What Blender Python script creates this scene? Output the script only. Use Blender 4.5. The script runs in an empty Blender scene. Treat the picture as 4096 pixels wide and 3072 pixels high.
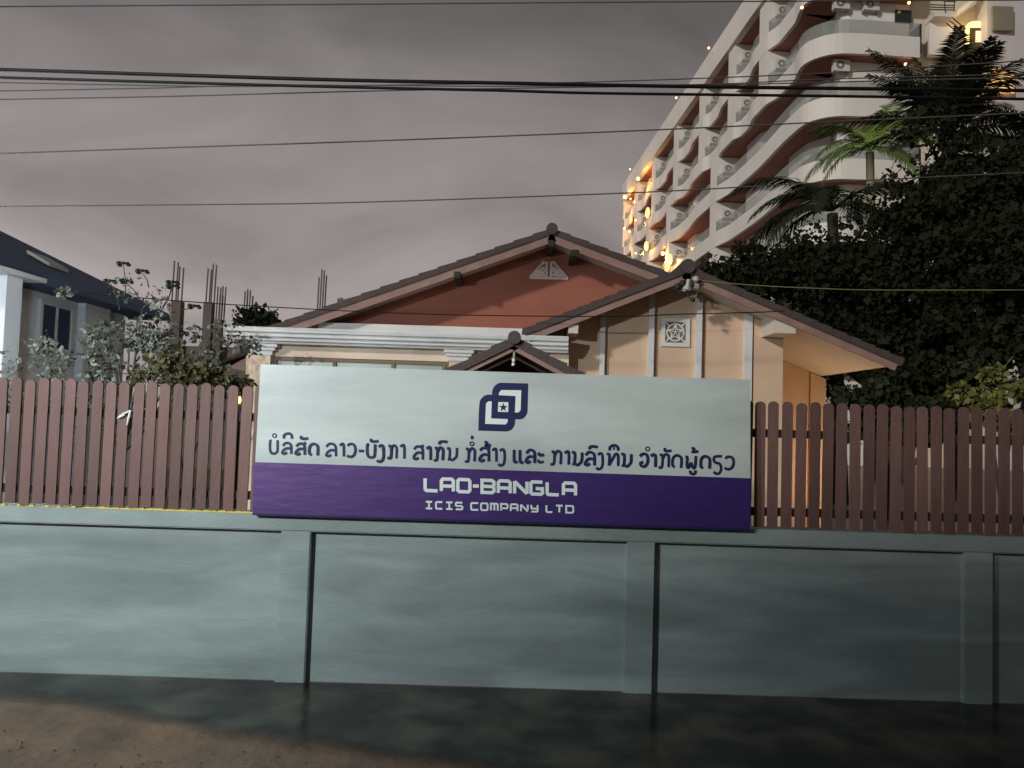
import bpy, bmesh, math, random
import numpy as np
from mathutils import Vector, Matrix

sc = bpy.context.scene
COL = sc.collection
rad = math.radians

# ------------------------------------------------------------------ camera
F_PX, HOR, ROLL = 765.0, 420.0, rad(1.8)
PITCH = math.atan((HOR - 384.0) / F_PX)
_f = Vector((0, math.cos(PITCH), math.sin(PITCH)))
_r0 = Vector((1, 0, 0)); _u0 = Vector((0, -math.sin(PITCH), math.cos(PITCH)))
CR = _r0 * math.cos(ROLL) + _u0 * math.sin(ROLL)
CU = _u0 * math.cos(ROLL) - _r0 * math.sin(ROLL)
WY = 5.5                                    # distance of the boundary wall


def ray(sx, sy):                            # photo pixel (4096 x 3072) -> view direction
    return _f + CR * ((sx / 4 - 512) / F_PX) - CU * ((sy / 4 - 384) / F_PX)


_d = ray(2048, 2760)
CAM = Vector((0, 0, -_d.z / _d.y * WY))     # the wall's foot stands on z = 0


def P(sx, sy, Y):
    d = ray(sx, sy)
    return CAM + d * (Y / d.y)


def G(sx, sy, z=0.0):
    d = ray(sx, sy)
    return CAM + d * ((z - CAM.z) / d.z)


cam_d = bpy.data.cameras.new('camera')
cam = bpy.data.objects.new('camera', cam_d); COL.objects.link(cam)
cam_d.sensor_width = 36; cam_d.lens = F_PX / 1024 * 36
cam_d.clip_start = 0.05; cam_d.clip_end = 3000
m = Matrix((CR, CU, -_f)).transposed().to_4x4(); m.translation = CAM
cam.matrix_world = m
sc.camera = cam
sc.view_settings.view_transform = 'Standard'
sc.view_settings.look = 'None'
sc.view_settings.exposure = 0.0
sc.view_settings.gamma = 1.0

# ------------------------------------------------------------------ night sky with city glow on the clouds
W = bpy.data.worlds.new('World'); sc.world = W; W.use_nodes = True
nt = W.node_tree; nt.nodes.clear()
N, Lk = nt.nodes.new, nt.links.new
out = N('ShaderNodeOutputWorld'); bg = N('ShaderNodeBackground'); Lk(bg.outputs[0], out.inputs[0])
tc = N('ShaderNodeTexCoord'); sp = N('ShaderNodeSeparateXYZ'); Lk(tc.outputs['Generated'], sp.inputs[0])
zz = N('ShaderNodeMath'); zz.operation = 'MAXIMUM'; zz.inputs[1].default_value = 0.0; Lk(sp.outputs[2], zz.inputs[0])
mp = N('ShaderNodeMapping'); mp.inputs['Rotation'].default_value = (0, rad(-24), 0); mp.inputs['Scale'].default_value = (1.5, 1.5, 3.6)
mp.inputs['Location'].default_value = (.35, 2.2, .4)
Lk(tc.outputs['Generated'], mp.inputs[0])
nz = N('ShaderNodeTexNoise'); nz.inputs['Scale'].default_value = 1.7; nz.inputs['Detail'].default_value = 6; nz.inputs['Roughness'].default_value = .5
nz.inputs['Distortion'].default_value = .6
Lk(mp.outputs[0], nz.inputs[0])
gr = N('ShaderNodeValToRGB'); Lk(zz.outputs[0], gr.inputs[0])
e = gr.color_ramp.elements
e[0].position = 0.0; e[0].color = (.37, .33, .328, 1)
e[1].position = 1.0; e[1].color = (.085, .08, .084, 1)
x = gr.color_ramp.elements.new(.18); x.color = (.35, .31, .305, 1)
x = gr.color_ramp.elements.new(.33); x.color = (.27, .24, .238, 1)
x = gr.color_ramp.elements.new(.47); x.color = (.135, .124, .123, 1)
cr = N('ShaderNodeMapRange'); cr.inputs[1].default_value = .34; cr.inputs[2].default_value = .66; cr.inputs[3].default_value = .80; cr.inputs[4].default_value = 1.26
Lk(nz.outputs['Fac'], cr.inputs[0])
# clouds: cooler and darker to the right (+x), warmer where thick
tint = N('ShaderNodeMixRGB'); tint.blend_type = 'MULTIPLY'; tint.inputs[0].default_value = 1
Lk(gr.outputs[0], tint.inputs[1]); Lk(cr.outputs[0], tint.inputs[2])
side = N('ShaderNodeMapRange'); side.inputs[1].default_value = -.1; side.inputs[2].default_value = .35; side.inputs[3].default_value = 1.0; side.inputs[4].default_value = .74
Lk(sp.outputs[0], side.inputs[0])
t2 = N('ShaderNodeMixRGB'); t2.blend_type = 'MULTIPLY'; t2.inputs[0].default_value = 1
Lk(tint.outputs[0], t2.inputs[1]); Lk(side.outputs[0], t2.inputs[2])
Lk(t2.outputs[0], bg.inputs[0]); bg.inputs[1].default_value = 1.0

# ------------------------------------------------------------------ faint broad glow of the town (the only sun lamp)
sd = bpy.data.lights.new('town_glow', 'SUN'); sd.energy = 1.7; sd.angle = rad(3.5); sd.color = (1, .94, .86)
so = bpy.data.objects.new('town_glow', sd); COL.objects.link(so)
so.rotation_euler = Vector((.62, .70, -.30)).to_track_quat('-Z', 'Y').to_euler()

# ------------------------------------------------------------------ helpers
MATS = {}


def mat(name, col, rough=.7, col2=None, scale=3.0, amt=.5, bump=0.0, bscale=40, spec=.4, stretch=(1, 1, 1), alpha=1, metal=0, detail=4):
    if name in MATS: return MATS[name]
    ma = bpy.data.materials.new(name); ma.use_nodes = True
    t = ma.node_tree; b = t.nodes['Principled BSDF']
    b.inputs['Base Color'].default_value = (*col, 1)
    b.inputs['Roughness'].default_value = rough
    b.inputs['Metallic'].default_value = metal
    b.inputs['Specular IOR Level'].default_value = spec
    b.inputs['Alpha'].default_value = alpha
    g = t.nodes.new('ShaderNodeNewGeometry'); mpn = t.nodes.new('ShaderNodeMapping'); mpn.inputs['Scale'].default_value = stretch
    t.links.new(g.outputs['Position'], mpn.inputs[0])
    if col2 is not None:
        n = t.nodes.new('ShaderNodeTexNoise'); n.inputs['Scale'].default_value = scale; n.inputs['Detail'].default_value = detail
        n.inputs['Roughness'].default_value = .6
        t.links.new(mpn.outputs[0], n.inputs[0])
        r = t.nodes.new('ShaderNodeMapRange'); r.inputs[1].default_value = .5 - amt * .4; r.inputs[2].default_value = .5 + amt * .4
        t.links.new(n.outputs['Fac'], r.inputs[0])
        mx = t.nodes.new('ShaderNodeMixRGB'); mx.inputs[1].default_value = (*col, 1); mx.inputs[2].default_value = (*col2, 1)
        t.links.new(r.outputs[0], mx.inputs[0]); t.links.new(mx.outputs[0], b.inputs['Base Color'])
    if bump:
        n2 = t.nodes.new('ShaderNodeTexNoise'); n2.inputs['Scale'].default_value = bscale; n2.inputs['Detail'].default_value = 4
        t.links.new(mpn.outputs[0], n2.inputs[0])
        bp = t.nodes.new('ShaderNodeBump'); bp.inputs['Strength'].default_value = bump; bp.inputs['Distance'].default_value = .02
        t.links.new(n2.outputs['Fac'], bp.inputs['Height']); t.links.new(bp.outputs[0], b.inputs['Normal'])
    MATS[name] = ma
    return ma


def emit(name, col, strength):
    if name in MATS: return MATS[name]
    ma = bpy.data.materials.new(name); ma.use_nodes = True
    b = ma.node_tree.nodes['Principled BSDF']
    b.inputs['Base Color'].default_value = (*col, 1)
    b.inputs['Emission Color'].default_value = (*col, 1)
    b.inputs['Emission Strength'].default_value = strength
    MATS[name] = ma
    return ma


class MB:
    def __init__(s): s.v = []; s.f = []; s.mi = []; s.smooth = False

    def add(s, vs, fs, mi=0):
        o = len(s.v); s.v += [tuple(v) for v in vs]; s.f += [tuple(i + o for i in f) for f in fs]; s.mi += [mi] * len(fs)
        return s

    def box(s, x0, x1, y0, y1, z0, z1, T=None, mi=0):
        vs = [Vector((x, y, z)) for z in (z0, z1) for y in (y0, y1) for x in (x0, x1)]
        if T: vs = [T(v) for v in vs]
        return s.add(vs, [(0, 2, 3, 1), (4, 5, 7, 6), (0, 1, 5, 4), (2, 6, 7, 3), (0, 4, 6, 2), (1, 3, 7, 5)], mi)

    def bevbox(s, x0, x1, y0, y1, z0, z1, b=.01):
        bm = bmesh.new(); bmesh.ops.create_cube(bm, size=1)
        for v in bm.verts: v.co = Vector(((x0 + x1) / 2 + v.co.x * (x1 - x0), (y0 + y1) / 2 + v.co.y * (y1 - y0), (z0 + z1) / 2 + v.co.z * (z1 - z0)))
        bmesh.ops.bevel(bm, geom=bm.edges[:], offset=b, segments=2, affect='EDGES')
        bm.verts.index_update()
        s.add([v.co.copy() for v in bm.verts], [[v.index for v in f.verts] for f in bm.faces]); bm.free()
        return s

    def prism(s, pts, y0, y1, mi=0):
        """pts: front outline as world points at plane Y=y0 (any order); extruded straight back to y1"""
        n = len(pts)
        a = [Vector((p.x, y0, p.z)) for p in pts]; b = [Vector((p.x, y1, p.z)) for p in pts]
        ar = sum(a[i].x * a[(i + 1) % n].z - a[(i + 1) % n].x * a[i].z for i in range(n))
        if ar < 0: a.reverse(); b.reverse()
        fs = [tuple(range(n)), tuple(reversed(range(n, 2 * n)))] + [((i + 1) % n, i, n + i, n + (i + 1) % n) for i in range(n)]
        return s.add(a + b, fs, mi)

    def px(s, pp, y0, y1, mi=0):
        return s.prism([P(q[0], q[1], y0) for q in pp], y0, y1, mi)

    def tube(s, path, r, n=8, cap=True, mi=0):
        path = [Vector(p) for p in path]; R = r if isinstance(r, (list, tuple)) else [r] * len(path)
        o = len(s.v)
        for i, p in enumerate(path):
            t = (path[min(i + 1, len(path) - 1)] - path[max(i - 1, 0)]).normalized()
            ref = Vector((0, 0, 1)) if abs(t.z) < .9 else Vector((1, 0, 0))
            a = t.cross(ref).normalized(); b = t.cross(a)
            for k in range(n):
                an = 2 * math.pi * k / n
                s.v.append(tuple(p + (a * math.cos(an) + b * math.sin(an)) * R[i]))
        for i in range(len(path) - 1):
            for k in range(n):
                s.f.append((o + i * n + k, o + i * n + (k + 1) % n, o + (i + 1) * n + (k + 1) % n, o + (i + 1) * n + k)); s.mi.append(mi)
        if cap:
            s.f.append(tuple(o + k for k in reversed(range(n)))); s.mi.append(mi)
            l = o + (len(path) - 1) * n; s.f.append(tuple(l + k for k in range(n))); s.mi.append(mi)
        return s

    def ball(s, c, r, n=10, sz=1.0):
        c = Vector(c); vs = []; fs = []
        for i in range(n + 1):
            th = math.pi * i / n
            for k in range(n): vs.append(c + Vector((math.sin(th) * math.cos(2 * math.pi * k / n), math.sin(th) * math.sin(2 * math.pi * k / n), math.cos(th) * sz)) * r)
        for i in range(n):
            for k in range(n): fs.append((i * n + k, (i + 1) * n + k, (i + 1) * n + (k + 1) % n, i * n + (k + 1) % n))
        return s.add(vs, fs)

    def build(s, name, mats, parent=None, smooth=False):
        me = bpy.data.meshes.new(name); me.from_pydata(s.v, [], s.f)
        if not isinstance(mats, (list, tuple)): mats = [mats]
        for q in mats: me.materials.append(q)
        if len(mats) > 1: me.polygons.foreach_set('material_index', s.mi)
        if smooth: me.polygons.foreach_set('use_smooth', [True] * len(me.polygons))
        me.update()
        o = bpy.data.objects.new(name, me); COL.objects.link(o)
        if parent is not None: o.parent = parent; o.matrix_parent_inverse = inv(parent)
        return o


def inv(p):
    return Matrix.Translation(-Vector(p.location)) if p.type == 'EMPTY' else Matrix.Identity(4)


def tag(o, label=None, cat=None, group=None, kind=None):
    if label: o['label'] = label
    if cat: o['category'] = cat
    if group: o['group'] = group
    if kind: o['kind'] = kind
    return o


def thing(name, label, cat, loc=(0, 0, 0), group=None):
    o = bpy.data.objects.new(name, None); COL.objects.link(o); o.location = loc; o.empty_display_size = .2
    return tag(o, label, cat, group)


def light(name, kind, loc, energy, col, size=.1, parent=None):
    l = bpy.data.lights.new(name, kind); l.energy = energy; l.color = col
    l.shadow_soft_size = size
    o = bpy.data.objects.new(name, l); COL.objects.link(o); o.location = loc
    if parent is not None: o.parent = parent; o.matrix_parent_inverse = inv(parent)
    return o


# ------------------------------------------------------------------ ground, puddle
gm = mat('wet_dirt', (.215, .135, .08), .36, (.075, .048, .03), 2.3, .6, .9, 11, .5, detail=8)
xs = [-150] + list(np.linspace(-9, 9, 120)) + [150]; ys = [-60] + list(np.linspace(.8, 5.62, 60)) + [9, 60, 300]
rng = np.random.default_rng(3)
gv, gf = [], []
for j, yv in enumerate(ys):
    for i, xv in enumerate(xs):
        z = 0.0
        if .8 < yv < 4.6 and abs(xv) < 9:
            z = -.006 + .007 * math.sin(xv * 2.1 + yv * 3.3) * math.sin(yv * 2.7 - xv) + .006 * rng.standard_normal() * .5
            z = min(z, -.001) if yv > 3.6 else z
        gv.append((xv, yv, z))
nx = len(xs)
for j in range(len(ys) - 1):
    for i in range(nx - 1): gf.append((j * nx + i, j * nx + i + 1, (j + 1) * nx + i + 1, (j + 1) * nx + i))
g = MB().add(gv, gf).build('ground', gm, smooth=True); tag(g, kind='structure')

pm = bpy.data.materials.new('puddle_water'); pm.use_nodes = True; MATS['puddle_water'] = pm
t = pm.node_tree; b = t.nodes['Principled BSDF']
b.inputs['Roughness'].default_value = .2; b.inputs['IOR'].default_value = 1.4
geo = t.nodes.new('ShaderNodeNewGeometry'); nn = t.nodes.new('ShaderNodeTexNoise'); nn.inputs['Scale'].default_value = 5; nn.inputs['Detail'].default_value = 3
t.links.new(geo.outputs['Position'], nn.inputs[0])
bp = t.nodes.new('ShaderNodeBump'); bp.inputs['Strength'].default_value = .3; bp.inputs['Distance'].default_value = .02
t.links.new(nn.outputs['Fac'], bp.inputs['Height']); t.links.new(bp.outputs[0], b.inputs['Normal'])
cn = t.nodes.new('ShaderNodeTexNoise'); cn.inputs['Scale'].default_value = 2.6; cn.inputs['Detail'].default_value = 6; t.links.new(geo.outputs['Position'], cn.inputs[0])
rp = t.nodes.new('ShaderNodeValToRGB'); rp.color_ramp.elements[0].position = .42; rp.color_ramp.elements[0].color = (.012, .013, .010, 1); rp.color_ramp.elements[1].position = .72; rp.color_ramp.elements[1].color = (.075, .066, .045, 1)
t.links.new(cn.outputs['Fac'], rp.inputs[0]); t.links.new(rp.outputs[0], b.inputs['Base Color'])
at = t.nodes.new('ShaderNodeAttribute'); at.attribute_name = 'depth'; av = t.nodes.new('ShaderNodeMath'); av.operation = 'MULTIPLY_ADD'; av.inputs[1].default_value = 1.5
ao = t.nodes.new('ShaderNodeMath'); ao.operation = 'SUBTRACT'; ao.inputs[1].default_value = .55; t.links.new(cn.outputs['Fac'], ao.inputs[0])
t.links.new(at.outputs['Fac'], av.inputs[0]); t.links.new(ao.outputs[0], av.inputs[2]); t.links.new(av.outputs[0], b.inputs['Alpha']); av.use_clamp = True
edge = [(-500, 2752), (-40, 2778), (250, 2800), (470, 2836), (700, 2880), (925, 2926), (1150, 2955), (1390, 2985), (1600, 3018), (1850, 3056), (2100, 3090), (2600, 3200)]
near = [G(*q, .004) for q in edge] + [Vector((9, 1.9, .004))]
rr = random.Random(5); nr = []
for i in range(len(near) - 1):
    for k in range(6):
        q = near[i].lerp(near[i + 1], k / 6); nr.append(q + Vector((0, rr.uniform(-.006, .006), 0)))
nr.append(near[-1])
pv = [q - Vector((0, .12, 0)) for q in nr] + [q + Vector((0, .12, 0)) for q in nr] + [Vector((q.x, 5.52, .004)) for q in nr]
n = len(nr)
pd = MB().add(pv, [(r_ * n + i, r_ * n + i + 1, (r_ + 1) * n + i + 1, (r_ + 1) * n + i) for r_ in (0, 1) for i in range(n - 1)]).build('puddle', pm); tag(pd, kind='structure')
da = pd.data.attributes.new('depth', 'FLOAT', 'POINT')
da.data.foreach_set('value', [0.0] * n + [.72] * n + [1.0] * n)

# ------------------------------------------------------------------ boundary wall
wm = mat('grey_green_render', (.32, .385, .372), .62, (.165, .20, .198), .95, .42, .12, 60, .35, (.4, 1, 1.5), detail=6)
_t = wm.node_tree; _b = _t.nodes['Principled BSDF']; _l = _b.inputs['Base Color'].links[0].from_socket
_g = _t.nodes.new('ShaderNodeNewGeometry'); _mp = _t.nodes.new('ShaderNodeMapping'); _mp.inputs['Scale'].default_value = (.42, 1, 2.4); _t.links.new(_g.outputs['Position'], _mp.inputs[0])
_n = _t.nodes.new('ShaderNodeTexNoise'); _n.inputs['Distortion'].default_value = .8; _n.inputs['Scale'].default_value = 1.5; _n.inputs['Detail'].default_value = 5; _t.links.new(_mp.outputs[0], _n.inputs[0])
_r = _t.nodes.new('ShaderNodeMapRange'); _r.inputs[1].default_value = .38; _r.inputs[2].default_value = .62; _r.inputs[3].default_value = .80; _r.inputs[4].default_value = 1.08; _t.links.new(_n.outputs['Fac'], _r.inputs[0])
_m = _t.nodes.new('ShaderNodeMixRGB'); _m.blend_type = 'MULTIPLY'; _m.inputs[0].default_value = 1; _t.links.new(_l, _m.inputs[1]); _t.links.new(_r.outputs[0], _m.inputs[2]); _t.links.new(_m.outputs[0], _b.inputs['Base Color'])
cm = mat('coping_render', (.31, .37, .355), .65, (.19, .23, .22), 1.6, .5, .2, 50, .3, (.5, 1, 1))
wall = thing('boundary_wall', 'long low grey green rendered wall of framed panels along the street', 'wall', (0, WY, 0))
ztop = P(2048, 2080, WY).z - .012
zpan = P(1900, 2148, WY).z
pil = []
PX = [(600, 665), (1352, 1413), (2084, 2146)]
for a_, b_ in PX:
    k = 4096 / 2212
    pil.append((P(a_ * k, 2400, WY).x, P(b_ * k, 2400, WY).x))
pil.append((pil[-1][0] + 2.62, pil[-1][1] + 2.62)); pil.append((pil[-1][0] + 2.62, pil[-1][1] + 2.62))
pil.insert(0, (pil[0][0] - 2.55, pil[0][1] - 2.55)); pil.insert(0, (pil[0][0] - 2.55, pil[0][1] - 2.55))
for x0, x1 in pil:
    MB().bevbox(x0, x1, WY, WY + .20, -.1, zpan, .006).build('pillar', wm, wall)
for i in range(len(pil) - 1):
    MB().box(pil[i][1], pil[i + 1][0], WY + .05, WY + .17, -.1, zpan).build('panel', wm, wall)
MB().bevbox(pil[0][0], pil[-1][1], WY - .004, WY + .21, zpan, ztop, .008).build('coping', cm, wall)
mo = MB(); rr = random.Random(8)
yk = mat('coping_light_yellow', (.75, .63, .13), .8, (.50, .43, .10), 30, .8)  # lamp light on the coping top, painted as a yellow strip
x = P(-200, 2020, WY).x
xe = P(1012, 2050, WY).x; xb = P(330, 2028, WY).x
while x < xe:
    wd = rr.uniform(.012, .03); h = rr.uniform(.007, .014) if x > xb else (rr.uniform(.009, .013) if (x % .0979) < .022 else .001)  # low bumps under picket gaps stand for spots of lamp light
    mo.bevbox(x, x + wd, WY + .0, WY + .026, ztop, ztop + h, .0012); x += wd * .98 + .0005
mo.build('painted_light_edge', yk, wall)

# ------------------------------------------------------------------ picket fence
fm = mat('fence_paint', (.160, .088, .078), .65, (.108, .058, .052), 6, .8, .25, 30, .4, (1, 1, .25))
_t = fm.node_tree; _b = _t.nodes['Principled BSDF']; _l = _b.inputs['Base Color'].links[0].from_socket
_oi = _t.nodes.new('ShaderNodeObjectInfo'); _mr = _t.nodes.new('ShaderNodeMapRange'); _mr.inputs[3].default_value = .72; _mr.inputs[4].default_value = 1.2
_mm = _t.nodes.new('ShaderNodeMixRGB'); _mm.blend_type = 'MULTIPLY'; _mm.inputs[0].default_value = 1
_t.links.new(_oi.outputs['Random'], _mr.inputs[0]); _t.links.new(_l, _mm.inputs[1]); _t.links.new(_mr.outputs[0], _mm.inputs[2]); _t.links.new(_mm.outputs[0], _b.inputs['Base Color'])
fr = mat('fence_rail_paint', (.06, .032, .028), .7, (.04, .02, .018), 8, .6)
fence = thing('picket_fence', 'brown round topped picket fence standing on the street wall', 'fence', (0, WY + .03, ztop))
PITCH_X = .0979; xr = P(3040, 1900, WY + .03).x
ztp = P(3040, 1605, WY + .03).z; zbt = ztop + .012
rr = random.Random(11)
proto = None
for k in range(-66, 26):
    if k < 0 and False: pass
    xc = xr + k * PITCH_X + rr.uniform(-.003, .003)
    if xc < -4.7 or xc > 4.7: continue
    if proto is None:
        h = ztp - zbt; wd = .0368; pts = [(-wd, 0), (wd, 0)]
        for q in range(11):
            an = math.pi * q / 10; pts.append((wd * math.cos(an), h - wd * .85 + wd * .85 * math.sin(an)))
        mbp = MB().prism([Vector((a_, 0, b_)) for a_, b_ in pts], 0, .016)
        for zz_ in (.09, h - .23):
            mbp.tube([(.004, .001, zz_), (.004, -.0025, zz_)], .004, 8)
        o = mbp.build('picket', fm); proto = o
    else:
        o = proto.copy(); COL.objects.link(o)
    o.parent = fence
    o.location = (xc, rr.uniform(-.002, .002), zbt - ztop + rr.uniform(-.009, .008))
    o.rotation_euler = (0, rr.uniform(-.006, .006), 0)
for dz0 in (.20, .765):
    MB().box(-4.75, 4.75, WY + .048, WY + .085, ztp - dz0 - .06, ztp - dz0).build('rail', fr, fence)
# scrap of tape caught on a picket
tp = MB()
for a_, b_ in (((475, 1668), (522, 1642)), ((522, 1642), (508, 1700)), ((472, 1672), (500, 1660))):
    p0 = P(*a_, WY + .02); p1 = P(*b_, WY + .02)
    tp.tube([p0, (p0 + p1) / 2 + Vector((.004, -.008, .003)), p1], [.006, .008, .005], 6)
tag(tp.build('tape_scrap', mat('white_tape', (.7, .72, .72), .5)), 'crumpled scrap of white tape caught on a brown picket', 'tape')

# ------------------------------------------------------------------ company sign
SY = WY - .055
vm = mat('white_vinyl', (.50, .565, .55), .5, (.36, .41, .40), 1.5, .5, .30, 3.0, .6, (.45, 1, 1.8))
pv_ = mat('purple_vinyl', (.019, .011, .12), .5, (.014, .009, .095), 2, .7, .22, 7, 1.0, (.5, 1, 2))
nv = mat('navy_print', (.016, .018, .075), .45, spec=.4)
wv = mat('white_print', (.66, .74, .72), .45)
for m_ in (pv_,):
    m_.node_tree.nodes['Principled BSDF'].inputs['Coat Weight'].default_value = .3
    m_.node_tree.nodes['Principled BSDF'].inputs['Coat Roughness'].default_value = .5
    m_.node_tree.nodes['Principled BSDF'].inputs['Specular Tint'].default_value = (1, .55, 1, 1)
sign = thing('sign_board', 'wide white and purple company banner board fixed across the picket fence', 'sign', P(2020, 2080, SY))
TL, TR, BR, BL = (1042.5, 1457), (3001.6, 1519), (3001.6, 2114), (1009.5, 2052)
bL, bR = (1014.8, 1848), (3001.6, 1913)
MB().px([TL, TR, BR, BL], SY, SY + .035).build('panel', vm, sign)
eps = .0
MB().px([bL, bR, (BR[0], BR[1] + 1), (BL[0], BL[1] + 1)], SY - .003, SY - .0005).build('band', pv_, sign)
MB().px([(BL[0], BL[1] + 1), (BR[0], BR[1] + 1), (BR[0], BR[1] + 9), (BL[0] + 1, BL[1] + 9)], SY - .001, SY + .03).build('hem', nv, sign)


class Ribbon:
    def __init__(s, Y): s.mb = MB(); s.Y = Y; s.k = 0

    def stroke(s, pts, w, tr, sq=True):
        """pts in traced pixels; tr maps to photo pixel; w in photo pixels"""
        y = s.Y - .0006 * (s.k % 9); s.k += 1
        q = [Vector(tr(*p)).to_2d() for p in pts]
        if len(q) > 2: q = smooth2(q) if not sq else q
        closed = (q[0] - q[-1]).length < .01
        L, R = [], []
        for i in range(len(q)):
            a = q[i - 1] if i > 0 else (q[-2] if closed else None)
            c = q[i + 1] if i < len(q) - 1 else (q[1] if closed else None)
            d0 = (q[i] - a).normalized() if a is not None else None
            d1 = (c - q[i]).normalized() if c is not None else None
            if d0 is None: d0 = d1
            if d1 is None: d1 = d0
            n0 = Vector((-d0.y, d0.x)); n1 = Vector((-d1.y, d1.x)); nn_ = n0 + n1
            if nn_.length < .2: nn_ = n0
            nn_.normalize(); ml = min(1 / max(nn_.dot(n0), .5), 1.6)
            L.append(q[i] + nn_ * w / 2 * ml); R.append(q[i] - nn_ * w / 2 * ml)
        vs = [P(p.x, p.y, y) for p in L] + [P(p.x, p.y, y) for p in R]
        n = len(q)
        s.mb.add(vs, [(i, i + 1, n + i + 1, n + i) for i in range(n - 1)])

    def build(s, name, m_, par): return s.mb.build(name, m_, par)


def smooth2(q):
    outp = [q[0]]
    for i in range(len(q) - 1):
        p0 = q[max(i - 1, 0)]; p1 = q[i]; p2 = q[i + 1]; p3 = q[min(i + 2, len(q) - 1)]
        for k in (1, 2, 3, 4):
            t_ = k / 4
            outp.append(.5 * ((2 * p1) + (-p0 + p2) * t_ + (2 * p0 - 5 * p1 + 4 * p2 - p3) * t_ ** 2 + (-p0 + 3 * p1 - 3 * p2 + p3) * t_ ** 3))
    return outp


def ring(cx, cy, r): return [(cx + r * math.cos(2 * math.pi * k / 14), cy + r * math.sin(2 * math.pi * k / 14)) for k in range(15)]


trA = lambda x, y: (950 + x / 2.0109, 1680 + y / 2.0109, 0)
trB = lambda x, y: (1900 + x / 1.9235, 1680 + y / 1.9235, 0)
trC = lambda x, y: (1600 + x / 2.4578, 1480 + y / 2.4578, 0)
LAO_A = [
    [(274, 166), (262, 174), (262, 240), (275, 266), (298, 270), (318, 256), (322, 238), (322, 162)],
    [(364, 208), (385, 187), (415, 187), (431, 210), (432, 274)], [(430, 232), (400, 227), (372, 241), (360, 264), (378, 272), (398, 260)],
    [(376, 148), (372, 126), (392, 111), (418, 109), (434, 122), (437, 150)],
    [(472, 213), (495, 191), (520, 192), (538, 212), (540, 280)], [(516, 194), (550, 184)], [(538, 236), (505, 231), (478, 246), (466, 268), (484, 277), (504, 265)],
    [(512, 127), (511, 146), (530, 151), (566, 147)],
    [(594, 280), (576, 266), (578, 216), (604, 192), (634, 200), (645, 226), (642, 284)],
    [(714, 217), (735, 194), (766, 193), (789, 216), (792, 292)], [(789, 248), (755, 242), (727, 258), (714, 282), (734, 291), (754, 279)],
    [(822, 207), (838, 193), (853, 203), (855, 294)],
    [(884, 207), (905, 193), (932, 197), (946, 222), (946, 260), (930, 288), (905, 296), (880, 286)],
    [(975, 248), (1016, 250)],
    [(1056, 196), (1043, 204), (1043, 270), (1058, 297), (1084, 300), (1102, 282), (1106, 194)],
    [(1075, 150), (1073, 168), (1095, 173), (1132, 169)],
    [(1134, 217), (1154, 203), (1170, 216), (1173, 288), (1162, 324), (1138, 335), (1120, 324)],
    [(1212, 209), (1234, 216), (1231, 300), (1204, 303)], [(1234, 246), (1254, 206), (1274, 213), (1281, 236), (1278, 309)],
    [(1310, 217), (1325, 203), (1341, 213), (1342, 311)],
    [(1420, 237), (1440, 214), (1468, 215), (1488, 235), (1490, 319)], [(1464, 216), (1498, 206)], [(1488, 268), (1455, 261), (1430, 275), (1416, 303), (1434, 315), (1455, 302)],
    [(1520, 233), (1535, 219), (1551, 229), (1552, 321)],
    [(1586, 226), (1605, 233), (1602, 318), (1577, 321)], [(1605, 262), (1625, 223), (1645, 228), (1652, 250), (1649, 323)], [(1622, 196), (1625, 179), (1642, 172), (1687, 175)],
    [(1684, 229), (1706, 234), (1706, 298), (1698, 316), (1690, 318)], [(1702, 306), (1724, 322), (1748, 308), (1762, 288), (1765, 224)],
    [(1836, 233), (1858, 241), (1855, 328), (1828, 331)], [(1858, 268), (1880, 229), (1900, 235), (1908, 258), (1905, 333)], [(1887, 126), (1885, 154)],
    [(1950, 247), (1970, 226), (2000, 228), (2019, 246), (2020, 333)], [(1996, 229), (2030, 218)], [(2018, 284), (1985, 276), (1960, 289), (1944, 318), (1962, 330), (1985, 316)],
    [(1985, 178), (2002, 179), (2002, 198), (1998, 205), (2036, 200)],
    [(2050, 248), (2065, 233), (2081, 242), (2082, 336)],
    [(2110, 249), (2128, 236), (2145, 249), (2148, 320), (2136, 357), (2113, 366), (2098, 353)],
]
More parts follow.
